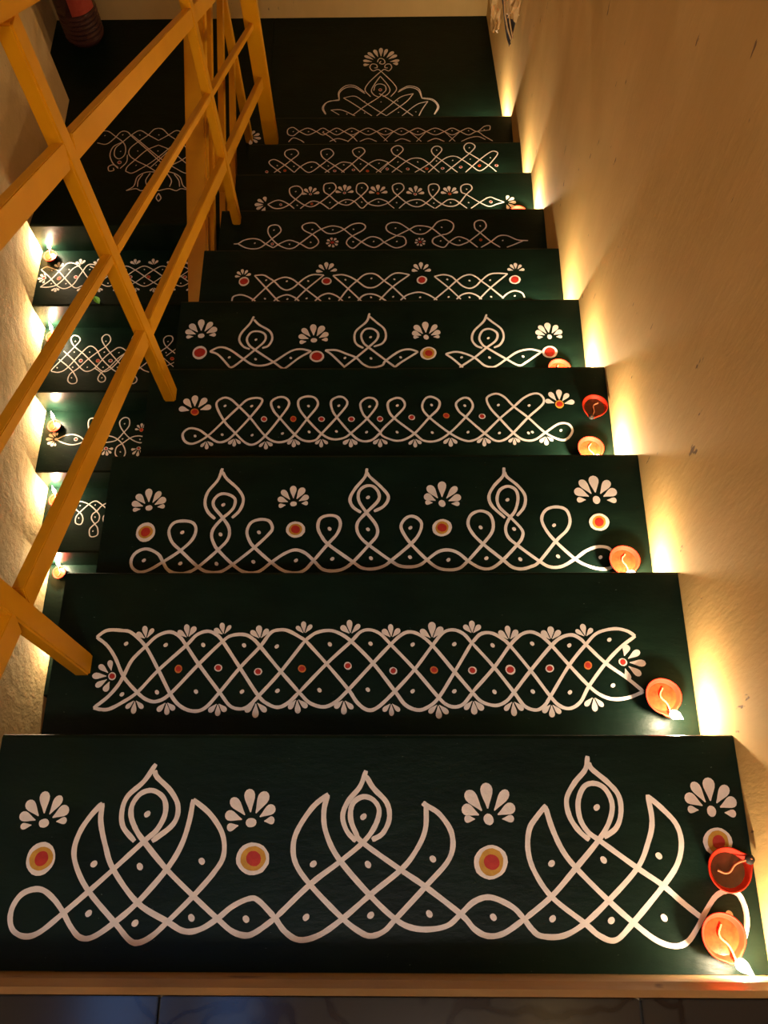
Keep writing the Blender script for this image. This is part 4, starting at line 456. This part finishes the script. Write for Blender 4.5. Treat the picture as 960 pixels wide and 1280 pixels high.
# ================================================================ RAILINGS
def zs(y): return NZ[0]+(y-NY[0])/(NY[9]-NY[0])*(NZ[9]-NZ[0])          # line through the nosings of the upper flight
def zlo(y): return ZL-LR+(y-LY[1])/(LY[6]-LY[1])*(-5*LR)              # the same for the lower flight
PXc, PW, PD = -0.4495, 0.025, 0.034
rail_up = empty('stair_railing', (PXc, 1.2, -0.7))
tag(rail_up, 'ochre painted square-bar railing on the open side of the wide flight', 'railing', 'ochre stair railings')
rail_up_off = Vector((PXc, 1.2, -0.7))
def lpart(o, off): o.data.transform(Matrix.Translation(-off)); return o
posts = [(0.132, NZ[1]), (0.806, NZ[3]), (1.728, NZ[6]), (2.533, NZ[9])]
TOPH = 0.911
for y, zf in posts:
    wl, wr = (0.021, 0.032) if y > 2 else (PW/2, PW/2)
    lpart(box('post', (PXc-wl, y-PD/2, zf), (PXc+wr, y+PD/2, zs(y)+TOPH-0.025), M['ochre'], rail_up, 0.003), rail_up_off)
for h0, h1 in ((0.190, 0.235), (0.428, 0.449), (0.642, 0.689)):
    ends = [-0.16]+[q[0] for q in posts]; h = (h0+h1)/2
    for a, b in zip(ends[:-1], ends[1:]):
        ya = a+(PD/2 if a > 0 else 0); yb = b-PD/2
        lpart(bar('rail', (PXc+0.003, ya, zs(ya)+h), (PXc+0.003, yb, zs(yb)+h), 0.017, (h1-h0)*0.89, M['ochre'], rail_up, bevel=0.0015), rail_up_off)
lpart(bar('handrail', (PXc, -0.2, zs(-0.2)+TOPH), (PXc, 2.60, zs(2.60)+TOPH), 0.046, 0.042, M['ochre'], rail_up, bevel=0.005), rail_up_off)
LX = -0.565
off2 = Vector((LX, 1.5, -1.5))
rail_lo = empty('stair_railing', off2)
tag(rail_lo, 'shaded ochre railing of the lower flight, nearly edge-on behind the near railing', 'railing', 'ochre stair railings')
lposts = [(2.70, ZL), (2.10, ZL-LR), (1.24, ZL-4*LR), (0.44, ZL-7*LR)]
for y, zf in lposts:
    lpart(box('post', (LX-0.014, y-0.018, zf), (LX+0.014, y+0.018, zlo(y)+0.878), M['ochre'], rail_lo, 0.003), off2)
for h in (0.20, 0.44, 0.67):
    for (a, _), (b, _) in zip(lposts[:-1], lposts[1:]):
        lpart(bar('rail', (LX, a-0.018, zlo(a-0.018)+h), (LX, b+0.018, zlo(b+0.018)+h), 0.020, 0.035, M['ochre'], rail_lo, bevel=0.0015), off2)
lpart(bar('handrail', (LX, 2.74, zlo(2.74)+0.90), (LX, 0.40, zlo(0.40)+0.90), 0.064, 0.045, M['ochre'], rail_lo, bevel=0.006), off2)

# ================================================================ OIL LAMPS
def diya(name, loc, ang, lit, size=1.0):
    """clay bowl with one pinched spout at angle ang; wick along the spout; flame at its tip"""
    root = empty(name, loc); R = 0.0275*size; flame_lean = (0.35*math.cos(ang), 0.35*math.sin(ang))
    prof = [(0.0, 0.0), (0.45, 0.0), (0.62, 0.06), (0.84, 0.30), (0.97, 0.60), (1.0, 0.72), (0.955, 0.74), (0.90, 0.66), (0.80, 0.44), (0.60, 0.26), (0.30, 0.19), (0.0, 0.18)]
    n = 36; V, F = [], []
    for i, (r, z) in enumerate(prof):
        for j in range(n):
            t = 2*math.pi*j/n; d = math.atan2(math.sin(t-ang), math.cos(t-ang))
            sp = math.exp(-(d/0.30)**2)*max(0, (r-0.35)/0.65)
            rr = R*r*(1+0.24*sp); wob = 1+0.015*math.sin(3*t+1)
            V.append((rr*math.cos(t)*wob, rr*math.sin(t)*wob, R*z*(1-0.10*sp)+0.0))
    for i in range(len(prof)-1):
        for j in range(n):
            a = i*n+j; b = i*n+(j+1) % n; F.append((a, b, b+n, a+n))
    bowl = mesh_obj('bowl', V, F, M['clay'], root, True)
    ca, sa = math.cos(ang), math.sin(ang)
    V, F = [], []; disc(V, F, 0, 0, R*0.78, R*0.42, 3, 24, 0.0); mesh_obj('oil', V, F, M['oil' if lit else 'oil_dark'], root)
    # wick
    cu = bpy.data.curves.new('wick', 'CURVE'); cu.dimensions = '3D'; cu.bevel_depth = 0.0014*size; cu.bevel_resolution = 2
    spn = cu.splines.new('BEZIER'); pts = [(-0.45, 0.18, .47), (-0.1, -0.10, .50), (0.45, 0.08, .56), (1.16, 0.0, .82)]
    spn.bezier_points.add(len(pts)-1)
    for bp_, (u, v, z) in zip(spn.bezier_points, pts):
        bp_.co = (R*(u*ca-v*sa), R*(u*sa+v*ca), R*z); bp_.handle_left_type = bp_.handle_right_type = 'AUTO'
    tmp = bpy.data.objects.new('wick', cu); C.objects.link(tmp); dg = bpy.context.evaluated_depsgraph_get()
    me = bpy.data.meshes.new_from_object(tmp.evaluated_get(dg)); bpy.data.objects.remove(tmp)
    me.materials.clear(); me.materials.append(M['cotton']); link(bpy.data.objects.new('wick', me), root)
    tip = Vector((R*1.14*ca, R*1.14*sa, R*0.80))
    if lit:
        V, F = [], []; H = 0.042*size; n = 10; pr = [(0, .10), (.12, .62), (.30, 1.0), (.5, .85), (.72, .48), (.9, .18), (1.0, .02)]
        for t, r in pr:
            for j in range(n):
                a = 2*math.pi*j/n; V.append((0.0075*size*r*math.cos(a)+flame_lean[0]*t*t*H, 0.0075*size*r*math.sin(a)+flame_lean[1]*t*t*H, H*t))
        for i in range(len(pr)-1):
            for j in range(n): F.append((i*n+j, i*n+(j+1) % n, (i+1)*n+(j+1) % n, (i+1)*n+j))
        fo = mesh_obj('flame', V, F, M['flame'], root, True); fo.location = tip
        ld = bpy.data.lights.new('flame_light', 'POINT'); ld.energy = FLAME_W*(lit if lit else 1); ld.color = FLAME_COL; ld.shadow_soft_size = 0.006
        lo_ = bpy.data.objects.new('flame_light', ld); link(lo_, root); lo_.location = tip+Vector((flame_lean[0]*.006, flame_lean[1]*.006, 0.025*size))
    else:
        V, F = [], []; disc(V, F, tip.x*0.93, tip.y*0.93, R*0.20, R*0.76, 4, 12, .2)
        bm = bmesh.new(); bmesh.ops.create_icosphere(bm, subdivisions=2, radius=R*0.2)
        for v in bm.verts: v.co = Vector((v.co.x*1.2, v.co.y*1.2, v.co.z*0.7))+Vector((tip.x*0.95, tip.y*0.95, R*0.70))
        bm_obj('burnt_tip', bm, M['soot'], root, True)
    return root
GR = 'clay oil lamps on the wide flight'; GL = 'clay oil lamps on the lower flight'
D90 = -math.pi/2
lamps = [
 ((0.443, -0.246, NZ[0]), D90+0.35, 0.8, 'lit clay oil lamp on the topmost step, flame over the yellow edge', GR),
 ((0.462, -0.170, NZ[0]), 0.42, None, 'unlit clay oil lamp with burnt black spout on the topmost step', GR),
 ((0.446, 0.080, NZ[1]), D90+0.25, 0.85, 'lit clay oil lamp beside the long lattice kolam with twin bud rows', GR),
 ((0.447, 0.352, NZ[2]), D90+0.10, 1.0, 'lit clay oil lamp covering the end of the looped kolam on third step', GR),
 ((0.465, 0.765, NZ[3]), D90-0.35, None, 'unlit dark red oil lamp against the wall on the fourth step', GR),
 ((0.447, 0.663, NZ[3]), D90+0.2, 1.6, 'lit oil lamp half hidden behind the nosing, below the unlit dark one', GR),
 ((0.432, 0.966, NZ[4]), D90+0.5, 1.8, 'lit oil lamp with only its rim showing under the right petal kolam', GR),
 ((0.405, 1.250, NZ[5]), D90+0.4, 1.8, 'lit oil lamp hidden behind the nosing of the fifth step', GR),
 ((0.443, 1.874, NZ[7]), D90+0.4, 1.7, 'lit oil lamp showing a sliver of rim near the sideways flower', GR),
 ((0.405, 2.130, NZ[8]), D90+0.3, 1.6, 'lit oil lamp hidden on the second step above the landing step', GR),
 ((0.420, 2.738, ZL), D90+0.3, 2.0, 'lit oil lamp on the landing hidden behind the last step', GR),
 ((-1.368, 2.214, ZL-LR), math.pi/2+.1, 1.9, 'lit oil lamp at the wall on the lower step nearest the landing', GL),
 ((-1.366, 1.921, ZL-2*LR), math.pi/2+.1, 1.9, 'lit oil lamp on second lower step, beside the looped kolam', GL),
 ((-1.360, 1.590, ZL-3*LR), math.pi/2+.1, 1.9, 'lit oil lamp above the daisy end of the lower kolam', GL),
 ((-1.366, 1.324, ZL-4*LR), math.pi/2+.1, 1.9, 'lit oil lamp half covered by the ochre rail on the lower flight', GL),
 ((-1.362, 1.062, ZL-5*LR), math.pi/2+.1, 1.9, 'lowest visible lit oil lamp, next to the foot of the near railing post', GL),
 ((-1.366, 0.790, ZL-6*LR), math.pi/2+.1, 1.9, 'lit oil lamp on a lower step hidden under the near railing post', GL),
]
for loc, ang, lit, lab, g in lamps:
    tag(diya('oil_lamp', loc, ang, lit), lab, 'oil lamp', g)

# ================================================================ OTHER THINGS
# big ribbed plastic bottle in the landing corner
def lathe(name, prof, mat, parent, n=40, smooth=True):
    V, F = [], []
    for r, z in prof:
        for j in range(n): V.append((r*math.cos(2*math.pi*j/n), r*math.sin(2*math.pi*j/n), z))
    for i in range(len(prof)-1):
        for j in range(n): F.append((i*n+j, i*n+(j+1) % n, (i+1)*n+(j+1) % n, (i+1)*n+j))
    return mesh_obj(name, V, F, mat, parent, smooth)
bt = empty('plastic_bottle', (-1.333, 3.325, ZL)); tag(bt, 'large ribbed plastic bottle with red label in the landing corner', 'bottle')
prof = [(0.001, 0.010), (0.050, 0.0), (0.073, 0.004), (0.083, 0.02)]
for i in range(6): prof += [(0.086, 0.030+i*0.022), (0.085, 0.036+i*0.022), (0.079, 0.041+i*0.022), (0.080, 0.046+i*0.022)]
prof += [(0.0855, 0.165), (0.0855, 0.27), (0.080, 0.30), (0.050, 0.345), (0.024, 0.37), (0.022, 0.39)]
lathe('bottle_body', prof, M['pet'], bt)
lathe('bottle_cap', [(0.026, 0.385), (0.026, 0.41), (0.001, 0.411)], M['cap'], bt)
V, F = [], []; n = 12
for i in range(n+1):
    a = math.radians(-88+i*(75/n))
    for z in (0.165, 0.255): V.append((0.0872*math.cos(a), 0.0872*math.sin(a), z))
for i in range(n): F.append((2*i, 2*i+2, 2*i+3, 2*i+1))
mesh_obj('bottle_label', V, F, M['label_red'], bt)
# paper-wrapped bundle hanging on the wall over the landing
bu = empty('paper_bundle', (0.455, 2.740, -1.235)); tag(bu, 'crumpled brown paper bundle tied with cord hanging on the wall above the landing', 'bundle')
def crumple(name, mat, c, w0, w1, hgt, seed, tilt):
    """crumpled sheet facing the stairs: width w0 at the bottom, w1 at the top"""
    rnd = random.Random(seed); n, mrow = 8, 10; V, F = [], []
    for j in range(mrow):
        f = j/(mrow-1)
        for i in range(n):
            u = i/(n-1)-.5; w = w0+(w1-w0)*f; e = 0.006 if j not in (0, mrow-1) else 0.012
            x = u*w+rnd.uniform(-e, e)*.6; zz = f*hgt+rnd.uniform(-e, e)
            V.append(Vector((x+tilt*f*hgt, -0.02*math.cos(u*3)+rnd.uniform(-.010, .010), zz))+Vector(c))
    for j in range(mrow-1):
        for i in range(n-1): F.append((j*n+i, j*n+i+1, (j+1)*n+i+1, (j+1)*n+i))
    for v in V: v.x = min(v.x, 0.036)
    o = mesh_obj(name, V, F, mat, bu); sm = o.modifiers.new('thick', 'SOLIDIFY'); sm.thickness = 0.002; return o
crumple('paper_wrap', M['paper'], (-0.046, -0.012, 0.055), 0.030, 0.062, 0.22, 3, -0.10)
crumple('paper_wrap', M['paper'], (0.010, -0.008, 0.105), 0.058, 0.066, 0.24, 5, 0.0)
crumple('dark_core', M['dark_cloth'], (0.012, 0.010, -0.005), 0.014, 0.10, 0.30, 8, -0.10)
def rope(pts, r, parent):
    cu = bpy.data.curves.new('cord', 'CURVE'); cu.dimensions = '3D'; cu.bevel_depth = r; cu.bevel_resolution = 2
    s = cu.splines.new('BEZIER'); s.bezier_points.add(len(pts)-1)
    for b, q in zip(s.bezier_points, pts): b.co = q; b.handle_left_type = b.handle_right_type = 'AUTO'
    tmp = bpy.data.objects.new('cord', cu); C.objects.link(tmp); dg = bpy.context.evaluated_depsgraph_get()
    me = bpy.data.meshes.new_from_object(tmp.evaluated_get(dg)); bpy.data.objects.remove(tmp); me.materials.clear(); me.materials.append(M['jute'])
    return link(bpy.data.objects.new('cord', me), parent)
rope([(-0.035, -0.04, 0.30), (-0.032, -0.045, 0.20), (-0.012, -0.045, 0.10), (0.012, -0.03, 0.03)], 0.0035, bu)
rope([(-0.022, -0.04, 0.30), (-0.020, -0.045, 0.21), (-0.002, -0.045, 0.11), (0.018, -0.03, 0.035)], 0.003, bu)
# fallen scrap of leaf on the lower flight
lf = bmesh.new()
pts = [(0, 0), (.010, .010), (.013, .022), (.008, .036), (0, .046), (-.010, .034), (-.012, .02), (-.008, .009)]
vv = [lf.verts.new((x, y, 0.0015+0.006*abs(x)/0.013)) for x, y in pts]; ct = lf.verts.new((0, .022, .001))
for i in range(len(vv)): lf.faces.new((vv[i], vv[(i+1) % len(vv)], ct))
lo_leaf = bm_obj('fallen_leaf', lf, M['leaf']); lo_leaf.location = (-1.140, 1.985, ZL-LR+0.001); lo_leaf.rotation_euler = (0, 0, 0.6)
tag(lo_leaf, 'small bright green scrap of leaf on the lower flight', 'leaf')
# unseen globe added as overhead fill light for the steps
gl = empty('fill_globe', (0.15, -0.95, CEIL)); tag(gl, 'added fill light globe, out of view under the ceiling of the upper hall', 'lamp')
bm = bmesh.new(); bmesh.ops.create_uvsphere(bm, u_segments=24, v_segments=14, radius=0.13)
for v in bm.verts: v.co.z -= 0.42
bm_obj('globe', bm, M['globe'], gl, True)
lathe('fill_globe_stem', [(0.001, -0.0005), (0.06, -0.0005), (0.06, -0.02), (0.008, -0.04), (0.008, -0.28), (0.03, -0.28), (0.03, -0.295), (0.001, -0.295)], M['ledge'], gl, 24)
